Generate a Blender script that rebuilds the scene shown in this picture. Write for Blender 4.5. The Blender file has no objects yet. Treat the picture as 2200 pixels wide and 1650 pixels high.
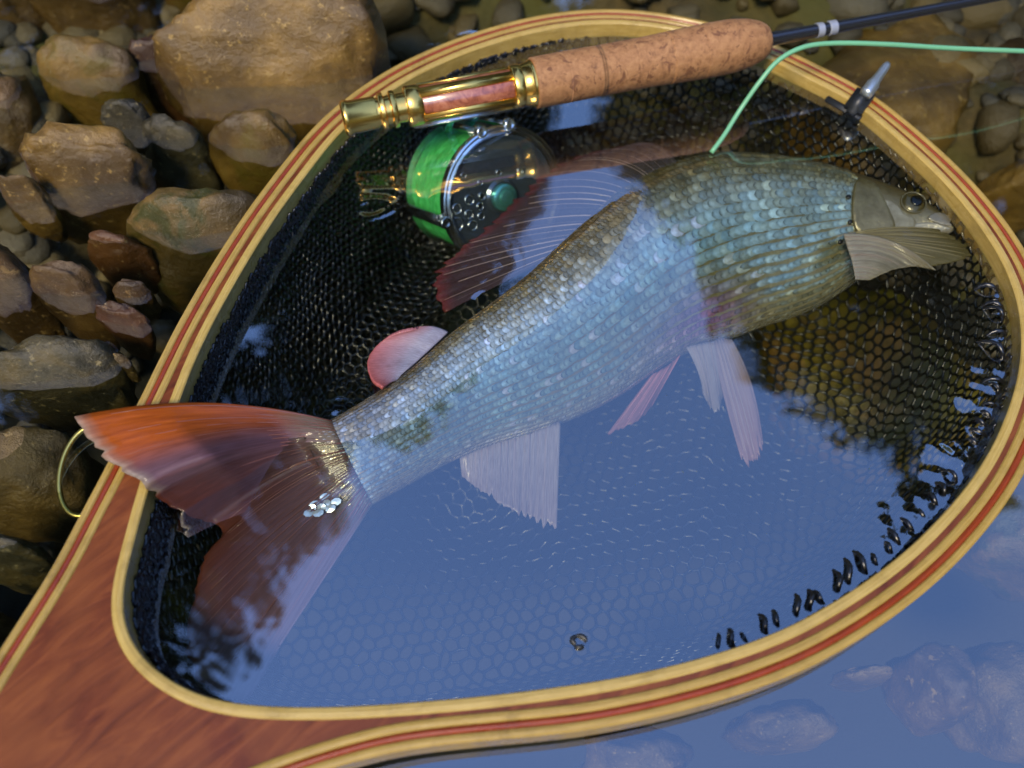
import bpy, bmesh, math, random
import numpy as np
from mathutils import Vector, Matrix
from mathutils.bvhtree import BVHTree

# ------------------------------------------------------------------ camera, sky, sun, exposure
scene = bpy.context.scene
COL = scene.collection
LENS, PITCH, CAM_H = 30.0, math.radians(58), 0.31
FPX = LENS / 36 * 2200
cam_data = bpy.data.cameras.new('camera')
cam_data.lens = LENS; cam_data.sensor_width = 36
cam_data.clip_start = 0.01; cam_data.clip_end = 400
cam = bpy.data.objects.new('camera', cam_data); COL.objects.link(cam)
cam.location = (0, 0, CAM_H); cam.rotation_euler = (math.pi / 2 - PITCH, 0, 0)
cam_data.dof.use_dof = True; cam_data.dof.focus_distance = 0.372; cam_data.dof.aperture_fstop = 6.5
scene.camera = cam

SUN_EL, SUN_AZ = math.radians(50), math.radians(206)       # azimuth clockwise from +Y
world = bpy.data.worlds.new('World'); scene.world = world; world.use_nodes = True
wn = world.node_tree
sky = wn.nodes.new('ShaderNodeTexSky'); sky.sky_type = 'NISHITA'; sky.sun_disc = False
sky.sun_elevation = SUN_EL; sky.sun_rotation = SUN_AZ; sky.dust_density = .2; sky.ozone_density = 2
bg = wn.nodes['Background']; bg.inputs['Strength'].default_value = 0.15
hs_ = wn.nodes.new('ShaderNodeHueSaturation'); hs_.inputs['Saturation'].default_value = 1.12; hs_.inputs['Hue'].default_value = .51
wn.links.new(sky.outputs['Color'], hs_.inputs['Color']); wn.links.new(hs_.outputs['Color'], bg.inputs['Color'])
sd = bpy.data.lights.new('sun', 'SUN'); sd.energy = 1.15; sd.angle = math.radians(14); sd.color = (1, .84, .56)
sun = bpy.data.objects.new('sun', sd); COL.objects.link(sun)
sv = Vector((math.sin(SUN_AZ) * math.cos(SUN_EL), math.cos(SUN_AZ) * math.cos(SUN_EL), math.sin(SUN_EL)))
sun.rotation_euler = sv.to_track_quat('Z', 'Y').to_euler(); sun.location = (0, -2, 5)
vs = scene.view_settings
vs.view_transform = 'Standard'; vs.look = 'None'; vs.gamma = 1; vs.exposure = 2.0; vs.use_curve_mapping = False
scene.cycles.max_bounces = 6; scene.cycles.diffuse_bounces = 2; scene.cycles.glossy_bounces = 3; scene.cycles.transparent_max_bounces = 14
scene.cycles.caustics_reflective = False; scene.cycles.caustics_refractive = False

# ------------------------------------------------------------------ helpers
CP, SP = math.cos(PITCH), math.sin(PITCH)
rng = random.Random(7); nrng = np.random.default_rng(11)

def P(px, py, z=0.0):
    """point of the photograph -> point of the place on the level z"""
    x = (px - 1100) / FPX; y = (825 - py) / FPX
    dz = -SP + y * CP
    t = (z - CAM_H) / dz
    return Vector((x * t, (CP + y * SP) * t, z))
def depth(p):
    return p[1] * CP + (CAM_H - p[2]) * SP
def mpp(p):                     # metres per photograph pixel at p
    return depth(p) / FPX
def tag(o, label=None, cat=None, group=None, kind=None):
    if label: o['label'] = label
    if cat: o['category'] = cat
    if group: o['group'] = group
    if kind: o['kind'] = kind
    return o
def empty(name, loc=(0, 0, 0)):
    o = bpy.data.objects.new(name, None); COL.objects.link(o); o.location = loc; o.empty_display_size = .02
    return o
def obj(name, verts, faces, mat, parent=None, smooth=True, cols=None, uvs=None):
    me = bpy.data.meshes.new(name)
    me.from_pydata([tuple(v) for v in verts], [], [tuple(int(i) for i in f) for f in faces])
    if cols is not None:
        a = me.color_attributes.new('Col', 'FLOAT_COLOR', 'POINT')
        c = np.ones((len(verts), 4), np.float32); c[:, :3] = np.asarray(cols)[:, :3]
        a.data.foreach_set('color', c.ravel())
    if uvs is not None:
        l = me.uv_layers.new(name='UVMap'); li = np.zeros(len(me.loops), np.int32)
        me.loops.foreach_get('vertex_index', li)
        l.data.foreach_set('uv', np.asarray(uvs, np.float32)[li].ravel())
    if smooth: me.polygons.foreach_set('use_smooth', np.ones(len(me.polygons), bool))
    me.update()
    return link(name, me, mat, parent)
def link(name, me, mat, parent=None):
    o = bpy.data.objects.new(name, me); COL.objects.link(o)
    if mat is not None and not me.materials: me.materials.append(mat)
    if parent is not None:
        o.parent = parent; o.matrix_parent_inverse = Matrix.Translation(parent.location).inverted()
    return o
def grid_faces(nu, nv, closed_v=False, off=0):
    f = []
    for i in range(nu - 1):
        for j in range(nv if closed_v else nv - 1):
            k = (j + 1) % nv
            f.append((off + i * nv + j, off + i * nv + k, off + (i + 1) * nv + k, off + (i + 1) * nv + j))
    return f
def catmull(pts, n, closed=False):
    """smooth curve through pts, n samples even in length"""
    p = np.asarray([tuple(q) for q in pts], float)
    if closed: q = np.vstack([p[-1:], p, p[:2]])
    else: q = np.vstack([2 * p[0] - p[1], p, 2 * p[-1] - p[-2]])
    out = []
    for i in range(1, len(q) - 2):
        for t in np.linspace(0, 1, 14, endpoint=False):
            a, b, c, d = q[i - 1], q[i], q[i + 1], q[i + 2]
            out.append(.5 * (2 * b + (c - a) * t + (2 * a - 5 * b + 4 * c - d) * t * t + (3 * b - a - 3 * c + d) * t ** 3))
    if not closed: out.append(q[-2])
    else: out.append(out[0])
    out = np.array(out)
    L = np.r_[0, np.cumsum(np.linalg.norm(np.diff(out, axis=0), axis=1))]
    t = np.linspace(0, L[-1], n + 1 if closed else n)
    r = np.stack([np.interp(t, L, out[:, k]) for k in range(out.shape[1])], 1)
    return r[:-1] if closed else r
def tube(path, radii, seg=8, cap=True):
    """verts, faces of a round tube along path"""
    path = [Vector(p) for p in path]; n = len(path)
    radii = radii if hasattr(radii, '__len__') else [radii] * n
    vs_, fs = [], []
    up = Vector((0, 0, 1)); prev = None
    for i, p in enumerate(path):
        t = (path[min(i + 1, n - 1)] - path[max(i - 1, 0)]).normalized()
        if prev is None:
            a = t.cross(up) if abs(t.z) < .95 else t.cross(Vector((1, 0, 0)))
        else:
            a = prev - t * prev.dot(t)
        a.normalize(); prev = a; b = t.cross(a)
        for k in range(seg):
            an = 2 * math.pi * k / seg
            vs_.append(p + (a * math.cos(an) + b * math.sin(an)) * radii[i])
    fs = grid_faces(n, seg, True)
    if cap:
        fs.append(tuple(range(seg))[::-1]); fs.append(tuple((n - 1) * seg + k for k in range(seg)))
    return vs_, fs
def merge(parts):
    V, F = [], []
    for v, f in parts:
        o = len(V); V += list(v); F += [tuple(i + o for i in g) for g in f]
    return V, F
def frame(axis, hint=(0, 0, 1)):
    w = Vector(axis).normalized(); h = Vector(hint)
    u = (h - w * h.dot(w)).normalized()
    return u, w.cross(u), w
def lathe(origin, axis, prof, seg=40, hint=(0, 0, 1)):
    """prof: list of (distance along axis, radius)"""
    u, v, w = frame(axis, hint); o = Vector(origin)
    V = []
    for d, r in prof:
        for k in range(seg):
            a = 2 * math.pi * k / seg
            V.append(o + w * d + (u * math.cos(a) + v * math.sin(a)) * r)
    return V, grid_faces(len(prof), seg, True)
def box(c, ux, uy, uz, sx, sy, sz, bev=.25):
    """a box with chamfered edges"""
    bm = bmesh.new(); bmesh.ops.create_cube(bm, size=1)
    for q in bm.verts: q.co = (q.co.x * sx, q.co.y * sy, q.co.z * sz)
    bmesh.ops.bevel(bm, geom=bm.edges[:], offset=min(sx, sy, sz) * bev, segments=2, affect='EDGES')
    V = [Vector(c) + Vector(ux) * q.co.x + Vector(uy) * q.co.y + Vector(uz) * q.co.z for q in bm.verts]
    F = [tuple(q.index for q in f.verts) for f in bm.faces]; bm.free()
    return V, F

# ------------------------------------------------------------------ materials
class NT:
    def __init__(s, name):
        s.m = bpy.data.materials.new(name); s.m.use_nodes = True
        s.t = s.m.node_tree; s.b = s.t.nodes['Principled BSDF']; s.out = s.t.nodes['Material Output']
    def n(s, typ, **kw):
        q = s.t.nodes.new('ShaderNode' + typ)
        for k, v in kw.items():
            if k in q.inputs: q.inputs[k].default_value = v
            else: setattr(q, k, v)
        return q
    def l(s, a, b): s.t.links.new(a, b)
    def set(s, **kw):
        for k, v in kw.items(): s.b.inputs[k.replace('_', ' ')].default_value = v
    def coord(s, kind='Object', scale=(1, 1, 1), rot=(0, 0, 0)):
        c = s.n('TexCoord'); m = s.n('Mapping'); m.inputs['Scale'].default_value = scale; m.inputs['Rotation'].default_value = rot
        s.l(c.outputs[kind], m.inputs['Vector']); return m.outputs['Vector']
    def noise(s, vec, scale, detail=4, rough=.55, dist=0):
        q = s.n('TexNoise'); q.inputs['Scale'].default_value = scale; q.inputs['Detail'].default_value = detail
        q.inputs['Roughness'].default_value = rough; q.inputs['Distortion'].default_value = dist
        s.l(vec, q.inputs['Vector']); return q.outputs['Fac']
    def ramp(s, fac, stops):
        r = s.n('ValToRGB'); e = r.color_ramp.elements
        while len(e) < len(stops): e.new(.5)
        for q, (p, c) in zip(e, stops): q.position = p; q.color = (*c, 1) if len(c) == 3 else c
        s.l(fac, r.inputs['Fac']); return r.outputs['Color']
    def mix(s, fac, a, b, blend='MIX'):
        q = s.n('Mix', data_type='RGBA', blend_type=blend)
        for sock, v in ((q.inputs[0], fac), (q.inputs[6], a), (q.inputs[7], b)):
            if isinstance(v, (int, float)): sock.default_value = v
            elif isinstance(v, tuple): sock.default_value = (*v, 1)
            else: s.l(v, sock)
        return q.outputs[2]
    def bump(s, h, dist=.001, strength=1, target=None):
        q = s.n('Bump'); q.inputs['Distance'].default_value = dist; q.inputs['Strength'].default_value = strength
        s.l(h, q.inputs['Height']); s.l(q.outputs['Normal'], target or s.b.inputs['Normal']); return q.outputs['Normal']
    def attr(s, name='Col'):
        q = s.n('Attribute'); q.attribute_name = name; return q.outputs['Color']

def stone_mat(name, dark, light, moss=None, scale=60, spots=None, rough=.34):
    m = NT(name); v = m.coord()
    oi = m.n('ObjectInfo')
    add = m.n('VectorMath', operation='ADD'); m.l(v, add.inputs[0]); m.l(oi.outputs['Location'], add.inputs[1]); v = add.outputs[0]
    f = m.noise(v, scale, 6, .62, .4)
    c = m.ramp(f, [(.3, dark), (.5, tuple(a * .55 + b * .45 for a, b in zip(dark, light))), (.7, light)])
    big = m.noise(v, scale * .35, 3, .5)
    c = m.mix(m.ramp(big, [(.42, (0, 0, 0)), (.62, (1, 1, 1))]), c, tuple(x * .6 for x in dark))
    if moss:
        mm = m.ramp(m.noise(v, scale * .5, 5, .65, .6), [(.48, (0, 0, 0)), (.58, (1, 1, 1))])
        c = m.mix(mm, c, moss)
    if spots:
        sp = m.ramp(m.noise(v, scale * 3.2, 3, .7), [(.6, (0, 0, 0)), (.68, (1, 1, 1))]); c = m.mix(sp, c, spots)
    m.l(c, m.b.inputs['Base Color']); m.set(Roughness=rough)
    h = m.noise(v, scale * 2.5, 8, .68); m.bump(h, .0022, .8)
    return m.m
M = {}
M['tan'] = stone_mat('tan_stone', (0.103, 0.0564, 0.0101), (0.237, 0.138, 0.0286), spots=(0.269, 0.172, 0.0464))
M['ochre'] = stone_mat('ochre_stone', (0.0946, 0.0537, 0.00843), (0.213, 0.124, 0.0211), moss=(0.0946, 0.0654, 0.00756))
M['brown'] = stone_mat('brown_stone', (0.0593, 0.031, 0.00756), (0.146, 0.0808, 0.0202), spots=(0.19, 0.117, 0.0379))
M['rust'] = stone_mat('rust_stone', (0.0554, 0.0227, 0.0059), (0.126, 0.0516, 0.0135), spots=(0.213, 0.124, 0.0422))
M['grey'] = stone_mat('grey_stone', (0.0222, 0.0193, 0.00843), (0.0831, 0.0654, 0.0262), spots=(0.158, 0.124, 0.0506), scale=80)
M['olive'] = stone_mat('mossy_stone', (0.0752, 0.0482, 0.0105), (0.166, 0.1, 0.0244), moss=(0.0396, 0.0386, 0.00506), scale=70)
M['slate'] = stone_mat('slate_stone', (0.0253, 0.0234, 0.0114), (0.0912, 0.0722, 0.0316), moss=(0.0712, 0.0516, 0.0148), spots=(0.174, 0.138, 0.059), scale=75)
M['algae'] = stone_mat('algae_stone', (0.0791, 0.0606, 0.00506), (0.213, 0.158, 0.0126), moss=(0.158, 0.0896, 0.0169), scale=40)
M['sandy'] = stone_mat('sandy_stone', (0.0946, 0.0585, 0.0148), (0.158, 0.1, 0.0253), spots=(0.206, 0.138, 0.0464), scale=110)

m = NT('river_gravel'); v = m.coord()
c = m.ramp(m.noise(v, 38, 6, .65, .5), [(.3, (.02, .016, .007)), (.5, (.075, .05, .018)), (.72, (.16, .105, .035))])
c = m.mix(m.ramp(m.noise(v, 7, 3), [(.42, (0, 0, 0)), (.6, (1, 1, 1))]), c, (.085, .075, .012))
m.l(c, m.b.inputs['Base Color']); m.set(Roughness=.8); m.bump(m.noise(v, 120, 6, .7), .003); M['bed'] = m.m

def wood(name, a, b, along=90, across=9, rough=.36, coat=.18, speck=None):
    m = NT(name); v = m.coord('UV', (1, 1, 1))
    mp = m.n('Mapping'); mp.inputs['Scale'].default_value = (along * .12, across * 30, 1); m.l(v, mp.inputs['Vector'])
    f = m.noise(mp.outputs['Vector'], 6, 5, .6, .3)
    c = m.ramp(f, [(.3, a), (.7, b)])
    f2 = m.noise(v, 120, 3, .6)
    c = m.mix(m.ramp(f2, [(.5, (0, 0, 0)), (.75, (.35, .35, .35))]), c, tuple(x * .6 for x in a))
    st = m.noise(m.coord(), 34, 6, .7, .8)                 # water stains and handling marks
    c = m.mix(m.ramp(st, [(.54, (0, 0, 0)), (.74, (.55, .55, .55))]), c, tuple(x * .45 for x in a))
    m.l(c, m.b.inputs['Base Color']); m.set(Roughness=rough, Coat_Weight=coat, Coat_Roughness=.16, Specular_IOR_Level=.3)
    m.l(m.ramp(m.noise(m.coord(), 60, 4, .6), [(.35, (.16, .16, .16)), (.65, (.5, .5, .5))]), m.b.inputs['Roughness'])
    m.bump(m.mix(.4, f, m.noise(m.coord(), 240, 4, .6)), .0006, .5); return m.m
M['ash'] = wood('ash_wood', (.28, .175, .034), (.42, .28, .068))
M['ash_pale'] = wood('pale_ash_wood', (.34, .225, .05), (.47, .335, .10))
M['redwood'] = wood('red_stained_wood', (.18, .024, .006), (.27, .048, .010))
m = NT('handle_wood'); v = m.coord('UV')
mp = m.n('Mapping'); mp.inputs['Scale'].default_value = (14, 70, 1); mp.inputs['Rotation'].default_value = (0, 0, .35); m.l(v, mp.inputs['Vector'])
f = m.noise(mp.outputs['Vector'], 2.2, 6, .62, 1.4)
c = m.ramp(f, [(.26, (.05, .010, .004)), (.48, (.12, .028, .008)), (.72, (.22, .064, .016))])
c2 = m.mix(m.ramp(m.noise(v, 22, 4, .6, .8), [(.4, (0, 0, 0)), (.66, (.6, .6, .6))]), c, (.18, .054, .014))
m.l(c2, m.b.inputs['Base Color']); m.set(Roughness=.45, Coat_Weight=.12, Coat_Roughness=.2, Specular_IOR_Level=.25); m.bump(f, .0006, .3); M['handle'] = m.m

m = NT('black_net_cord'); m.set(Base_Color=(.006, .006, .006, 1), Roughness=.28, Specular_IOR_Level=.6)
m.bump(m.noise(m.coord(), 900, 2), .0003, .6); M['net'] = m.m

m = NT('stream_water'); nt = m.t; nt.nodes.remove(m.b)
tr = m.n('BsdfTransparent'); tr.inputs['Color'].default_value = (.90, .93, .86, 1)
gl = m.n('BsdfGlossy'); gl.inputs['Roughness'].default_value = 0.0; gl.inputs['Color'].default_value = (1, 1, 1, 1)
fr = m.n('Fresnel')
geo = m.n('NewGeometry'); io = m.n('Mix', data_type='FLOAT'); m.l(geo.outputs['Backfacing'], io.inputs[0]); io.inputs[2].default_value = 2.6; io.inputs[3].default_value = 1 / 2.6
m.l(io.outputs[0], fr.inputs['IOR'])          # the same gloss from above and from below
mx = m.n('MixShader'); m.l(fr.outputs[0], mx.inputs[0]); m.l(tr.outputs[0], mx.inputs[1]); m.l(gl.outputs[0], mx.inputs[2]); m.l(mx.outputs[0], m.out.inputs['Surface'])
M['water'] = m.m

m = NT('fish_skin'); c = m.attr(); v = m.coord()
c = m.mix(m.ramp(m.noise(v, 150, 6, .68, .5), [(.35, (0, 0, 0)), (.66, (.85, .85, .85))]), c, m.mix(1.0, c, (.55, .5, .4), 'MULTIPLY'))
m.l(c, m.b.inputs['Base Color']); m.set(Roughness=.3, Metallic=.25, Coat_Weight=.3, Coat_Roughness=.1); m.bump(m.noise(v, 500, 4), .0006, .5); M['skin'] = m.m
m = NT('fish_scale'); c = m.attr(); v = m.coord()
c = m.mix(m.ramp(m.noise(v, 420, 3, .6), [(.4, (0, 0, 0)), (.7, (.6, .6, .6))]), c, m.mix(1.0, c, (.6, .55, .45), 'MULTIPLY'))
m.l(c, m.b.inputs['Base Color']); m.set(Roughness=.2, Metallic=.7, Coat_Weight=.5, Coat_Roughness=.06); m.bump(m.noise(v, 900, 3), .0003, .4); M['scale'] = m.m
def fin_mat(name, alpha, rough=.35, trans=.25):
    m = NT(name); c = m.attr(); v = m.coord('UV')
    mp = m.n('Mapping'); mp.inputs['Scale'].default_value = (3, 60, 1); m.l(v, mp.inputs['Vector'])
    st = m.noise(mp.outputs['Vector'], 1.6, 5, .6)
    c = m.mix(m.ramp(st, [(.35, (0, 0, 0)), (.68, (.75, .75, .75))]), c, m.mix(1.0, c, (.5, .42, .4), 'MULTIPLY'))
    m.l(c, m.b.inputs['Base Color']); m.set(Roughness=.42, Alpha=alpha, Coat_Weight=.22, Coat_Roughness=.08, Specular_IOR_Level=.3)
    m.bump(st, .0006, .5)
    tl = m.n('BsdfTranslucent'); m.l(c, tl.inputs['Color']); ms = m.n('MixShader'); ms.inputs[0].default_value = trans
    # thin skin lets some light through
    m.l(m.b.outputs[0], ms.inputs[1]); m.l(tl.outputs[0], ms.inputs[2]); m.l(ms.outputs[0], m.out.inputs['Surface'])
    return m.m
M['fin'] = fin_mat('fin_membrane', .90); M['fin_clear'] = fin_mat('clear_fin_membrane', .48)
def plain(name, col, rough=.4, metal=0, coat=0, bump=None, **kw):
    m = NT(name); m.set(Base_Color=(*col, 1), Roughness=rough, Metallic=metal, Coat_Weight=coat)
    for k, q in kw.items(): m.b.inputs[k.replace('_', ' ')].default_value = q
    if bump: m.bump(m.noise(m.coord(), bump[0], 4), bump[1], .6)
    return m.m
M['ray_pale'] = plain('fin_ray_pale', (.27, .20, .17), .35, coat=.3)
M['ray_pink'] = plain('fin_ray_pink', (.42, .16, .15), .35, coat=.3)
M['ray_dark'] = plain('fin_ray_dark', (.16, .06, .045), .4, coat=.3)
M['ray_olive'] = plain('fin_ray_olive', (.22, .18, .09), .4, coat=.3)
M['pupil'] = plain('pupil', (.004, .004, .004), .2, coat=.2)
M['iris'] = plain('iris', (.10, .078, .024), .3, .5, 1, (1500, .0003))
M['spot'] = plain('black_spot', (.006, .006, .005), .4)
M['gold'] = plain('gold_metal', (.80, .48, .11), .24, 1, bump=(600, .00006))
M['silver'] = plain('brushed_silver', (.62, .66, .66), .22, 1, bump=(500, .0001))
M['clear'] = plain('smoked_reel_metal', (.10, .13, .17), .18, .7, .6)
M['hole_shade'] = plain('hole_shade', (.006, .008, .01), .3)
M['aqua'] = plain('turquoise_anodised', (.16, .5, .45), .25, .8)
M['black'] = plain('black_rod_blank', (.012, .012, .014), .25, 0, .6)
M['thread'] = plain('grey_thread', (.3, .32, .36), .4, .3)
M['line'] = plain('pale_green_line', (.13, .36, .19), .4)
M['brass'] = plain('brass_ring', (.55, .42, .1), .3, 1)
m = NT('green_line_wraps'); v = m.coord('UV')
mp = m.n('Mapping'); mp.inputs['Scale'].default_value = (2.5, 26, 1); mp.inputs['Rotation'].default_value = (0, 0, .09); m.l(v, mp.inputs['Vector'])
f = m.noise(mp.outputs['Vector'], 2.0, 4, .6, .4)
m.l(m.ramp(f, [(.3, (.02, .26, .05)), (.5, (.06, .55, .12)), (.72, (.16, .78, .26))]), m.b.inputs['Base Color']); m.set(Roughness=.4); m.bump(f, .0012, .8); M['wraps'] = m.m
m = NT('cork'); v = m.coord()
f = m.noise(v, 300, 5, .7, .3)
c = m.ramp(f, [(.28, (.13, .055, .018)), (.45, (.26, .12, .044)), (.7, (.36, .185, .072))])
c = m.mix(m.ramp(m.noise(v, 130, 3, .7, 1.2), [(.58, (0, 0, 0)), (.65, (.9, .9, .9))]), c, (.12, .045, .016))
m.l(c, m.b.inputs['Base Color']); m.set(Roughness=.7); m.bump(f, .0006, .6); M['cork'] = m.m
m = NT('burl_wood'); v = m.coord()
f = m.noise(v, 160, 5, .65, 1.6)
m.l(m.ramp(f, [(.3, (.10, .022, .012)), (.5, (.27, .08, .04)), (.72, (.42, .17, .09))]), m.b.inputs['Base Color']); m.set(Roughness=.3, Coat_Weight=.7, Coat_Roughness=.1); M['burl'] = m.m
m = NT('leaf'); oi = m.attr()
m.l(oi, m.b.inputs['Base Color']); m.set(Roughness=.5)
tl = m.n('BsdfTranslucent'); m.l(oi, tl.inputs['Color']); ms = m.n('MixShader'); ms.inputs[0].default_value = .3
m.l(m.b.outputs[0], ms.inputs[1]); m.l(tl.outputs[0], ms.inputs[2]); m.l(ms.outputs[0], m.out.inputs['Surface']); M['leaf'] = m.m
M['deep_shade'] = plain('deep_bed_shade', (.016, .014, .008), .9, bump=(60, .004))
M['bark'] = plain('bark', (.09, .07, .05), .9, bump=(14, .03))
M['grass'] = plain('bank_turf', (.06, .075, .025), .9, bump=(8, .05))

# ------------------------------------------------------------------ the stream bed, the water, the banks
CEN = P(1240, 760, 0)
def bed_z(x, y):
    d = math.hypot((x - CEN.x) / .27, (y - CEN.y) / .24)
    basin = -.20 + .172 * min(1, max(0, (d - .82) / .5)) ** 1.3
    z = basin
    near = min(1, max(0, (.17 - y) / .2)) * min(1, max(0, (x + .16) / .2)); z = z * (1 - near) - .55 * near
    r = max(abs(x) - 4.5, y - 5.5, -y - 6)
    if r > 0: z += min(9, r * .85) + min(r, 20) * .03  # unseen banks, raised steep to shut out low sky light
    z += .012 * math.sin(x * 23 + 1) * math.sin(y * 19 + 2) * (1 if r < 0 else 0)
    return z
def sheet(axis):
    a = list(np.arange(-.7, .9, .02)); s = .03; x = a[-1]
    while x < 60: s *= 1.25; x += s; a.append(x)
    s = .03; x = a[0]
    while x > -60: s *= 1.25; x -= s; a.insert(0, x)
    return a
gx = sheet(0); V = [(x, y + .35, bed_z(x, y + .35)) for x in gx for y in gx]
o = obj('river_bed', V, [f[::-1] for f in grid_faces(len(gx), len(gx))], M['bed']); tag(o, kind='structure')
o.data.materials.append(M['grass']); o.data.materials.append(M['deep_shade'])
for f in o.data.polygons:
    if f.center.z > .3: f.material_index = 1
    elif f.center.z < -.11: f.material_index = 2  # deep faces painted near-black for the gloom of deep water
def fine_axis(lo, hi, step, far_lo, far_hi):
    a = list(np.arange(lo, hi, step)); s = step; x = a[-1]
    while x < far_hi: s = min(s * 1.3, 1.2); x += s; a.append(x)
    s = step; x = a[0]
    while x > far_lo: s = min(s * 1.3, 1.2); x -= s; a.insert(0, x)
    return np.array(a)
wx = fine_axis(-.30, .30, .0016, -5.6, 5.6); wy = fine_axis(-.02, .50, .0016, -7, 6.7)
WX, WY = np.meshgrid(wx, wy, indexing='ij')
def waves(n, lo, hi, amp, seed):             # sum of long crossing wavelets
    r = np.random.default_rng(seed); Z = np.zeros_like(WX)
    for _ in range(n):
        k = 2 * np.pi / r.uniform(lo, hi); a = r.uniform(0, 2 * np.pi); Z += np.sin(k * (np.cos(a) * WX + np.sin(a) * WY) + r.uniform(0, 6.28)) / k
    return Z * amp
wob = waves(9, .014, .05, .5, 3) * 4
WZ = waves(9, .05, .14, .0024, 1) + waves(6, .018, .03, .0011, 9)
# rings that spread from where the fins, the back and the reel break the surface: (place, reach, wavelength, slope)
for (x, y, rad, wl, slope) in ((880, 700, .014, .0065, .06), (800, 450, .03, .019, .09), (985, 590, .02, .011, .05), (705, 895, .012, .0075, .08), (1060, 640, .014, .008, .06), (860, 850, .012, .008, .06),
                               (400, 1230, .010, .012, .06), (1010, 140, .03, .02, .10), (940, 760, .012, .007, .05)):
    p = P(x, y, 0); D = np.hypot(WX - p.x, (WY - p.y) * 1.25) + wob * .25
    WZ += np.sin(D * 2 * np.pi / wl) * np.exp(-(D / rad) ** 2) * slope * wl / 6.28
# lumpy skin of water held between the cords along the bow
r_ = np.random.default_rng(5)
for (x, y) in [(2178, 640), (2182, 700), (2172, 760), (2160, 820), (2135, 880), (2105, 940), (2070, 990), (2030, 1045), (1985, 1090), (1935, 1130)]:
    for k in range(9):
        p = P(x + r_.uniform(-62, 12), y + r_.uniform(-35, 35), 0); q = r_.uniform(.0022, .0045)
        D2 = ((WX - p.x) ** 2 + ((WY - p.y) * r_.uniform(.8, 1.5)) ** 2) / q ** 2
        WZ += np.exp(-D2 ** 2) * q * r_.uniform(.04, .16)
V = np.stack([WX, WY, WZ], 2).reshape(-1, 3); nx, ny = WX.shape
ii, jj = np.meshgrid(np.arange(nx - 1), np.arange(ny - 1), indexing='ij')
F = np.stack([ii * ny + jj, (ii + 1) * ny + jj, (ii + 1) * ny + jj + 1, ii * ny + jj + 1], 2).reshape(-1, 4)
me = bpy.data.meshes.new('stream_water')
me.vertices.add(len(V)); me.vertices.foreach_set('co', V.astype(np.float32).ravel())
me.loops.add(F.size); me.loops.foreach_set('vertex_index', F.astype(np.int32).ravel())
me.polygons.add(len(F)); me.polygons.foreach_set('loop_start', np.arange(0, F.size, 4, dtype=np.int32)); me.polygons.foreach_set('loop_total', np.full(len(F), 4, np.int32))
me.polygons.foreach_set('use_smooth', np.ones(len(F), bool)); me.update(calc_edges=True)
o = link('stream_water', me, M['water']); tag(o, kind='structure')

# ------------------------------------------------------------------ stones
def value_noise(co, seed, freq):
    from mathutils import noise
    o = Vector((seed * 13.7, seed * 7.1, seed * 3.3))
    return np.array([noise.fractal(Vector(c) * freq + o, .6, 2.1, 5) for c in co])
bm = bmesh.new(); bmesh.ops.create_icosphere(bm, subdivisions=4, radius=1)
ICO_V = np.array([q.co[:] for q in bm.verts]); ICO_F = [tuple(q.index for q in f.verts) for f in bm.faces]; bm.free()
bm = bmesh.new(); bmesh.ops.create_icosphere(bm, subdivisions=3, radius=1)
ICO3_V = np.array([q.co[:] for q in bm.verts]); ICO3_F = [tuple(q.index for q in f.verts) for f in bm.faces]; bm.free()
def stone_shape(V0, boxy, seed, rough=.16):
    r = random.Random(seed)
    V = V0.copy()
    V = np.sign(V) * np.abs(V) ** boxy
    V /= np.abs(V).max(0)
    for k in range(7):                        # broken faces
        n = np.array([r.gauss(0, 1), r.gauss(0, 1), r.gauss(0, .8)]); n /= np.linalg.norm(n)
        d = r.uniform(.72, 1.0); h = V @ n - d
        V -= np.outer(np.maximum(h, 0) * .85, n)
    nz = value_noise(V, seed, 1.1) * rough + value_noise(V, seed + 5, 3.5) * rough * .3
    return V * (1 + nz)[:, None]
def stone(box_px, ztop, zrad, mat, label, rot=0, boxy=.8, seed=None, group=None, rough=.14, cat='stone'):
    x0, y0, x1, y1 = box_px; cx, cy = (x0 + x1) / 2, (y0 + y1) / 2
    zc = ztop - zrad; c = P(cx, cy, zc); k = mpp(c)
    th = math.asin((CAM_H - zc) / math.sqrt(c.x ** 2 + c.y ** 2 + (CAM_H - zc) ** 2))
    hx = (x1 - x0) / 2 * k * 1.06; hy = math.sqrt(max(((y1 - y0) / 2 * k) ** 2 - (zrad * math.cos(th)) ** 2, (hx * .25) ** 2)) / math.sin(th) * 1.06
    seed = seed or int(cx * 7 + cy)
    V = stone_shape(ICO_V, boxy, seed, rough)
    V /= np.abs(V).max(0)
    a = math.radians(rot); R = np.array([[math.cos(a), -math.sin(a), 0], [math.sin(a), math.cos(a), 0], [0, 0, 1]])
    Q = V * 1.0
    if rot:
        S = V * np.array([1.0, .62, 1]); S = S @ R.T; S /= np.abs(S).max(0); Q = S
    Q = Q * np.array([hx, hy, zrad])
    o = obj('river_stone', Q, ICO_F, M[mat]); o.location = c
    return tag(o, label, cat, group)
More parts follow.
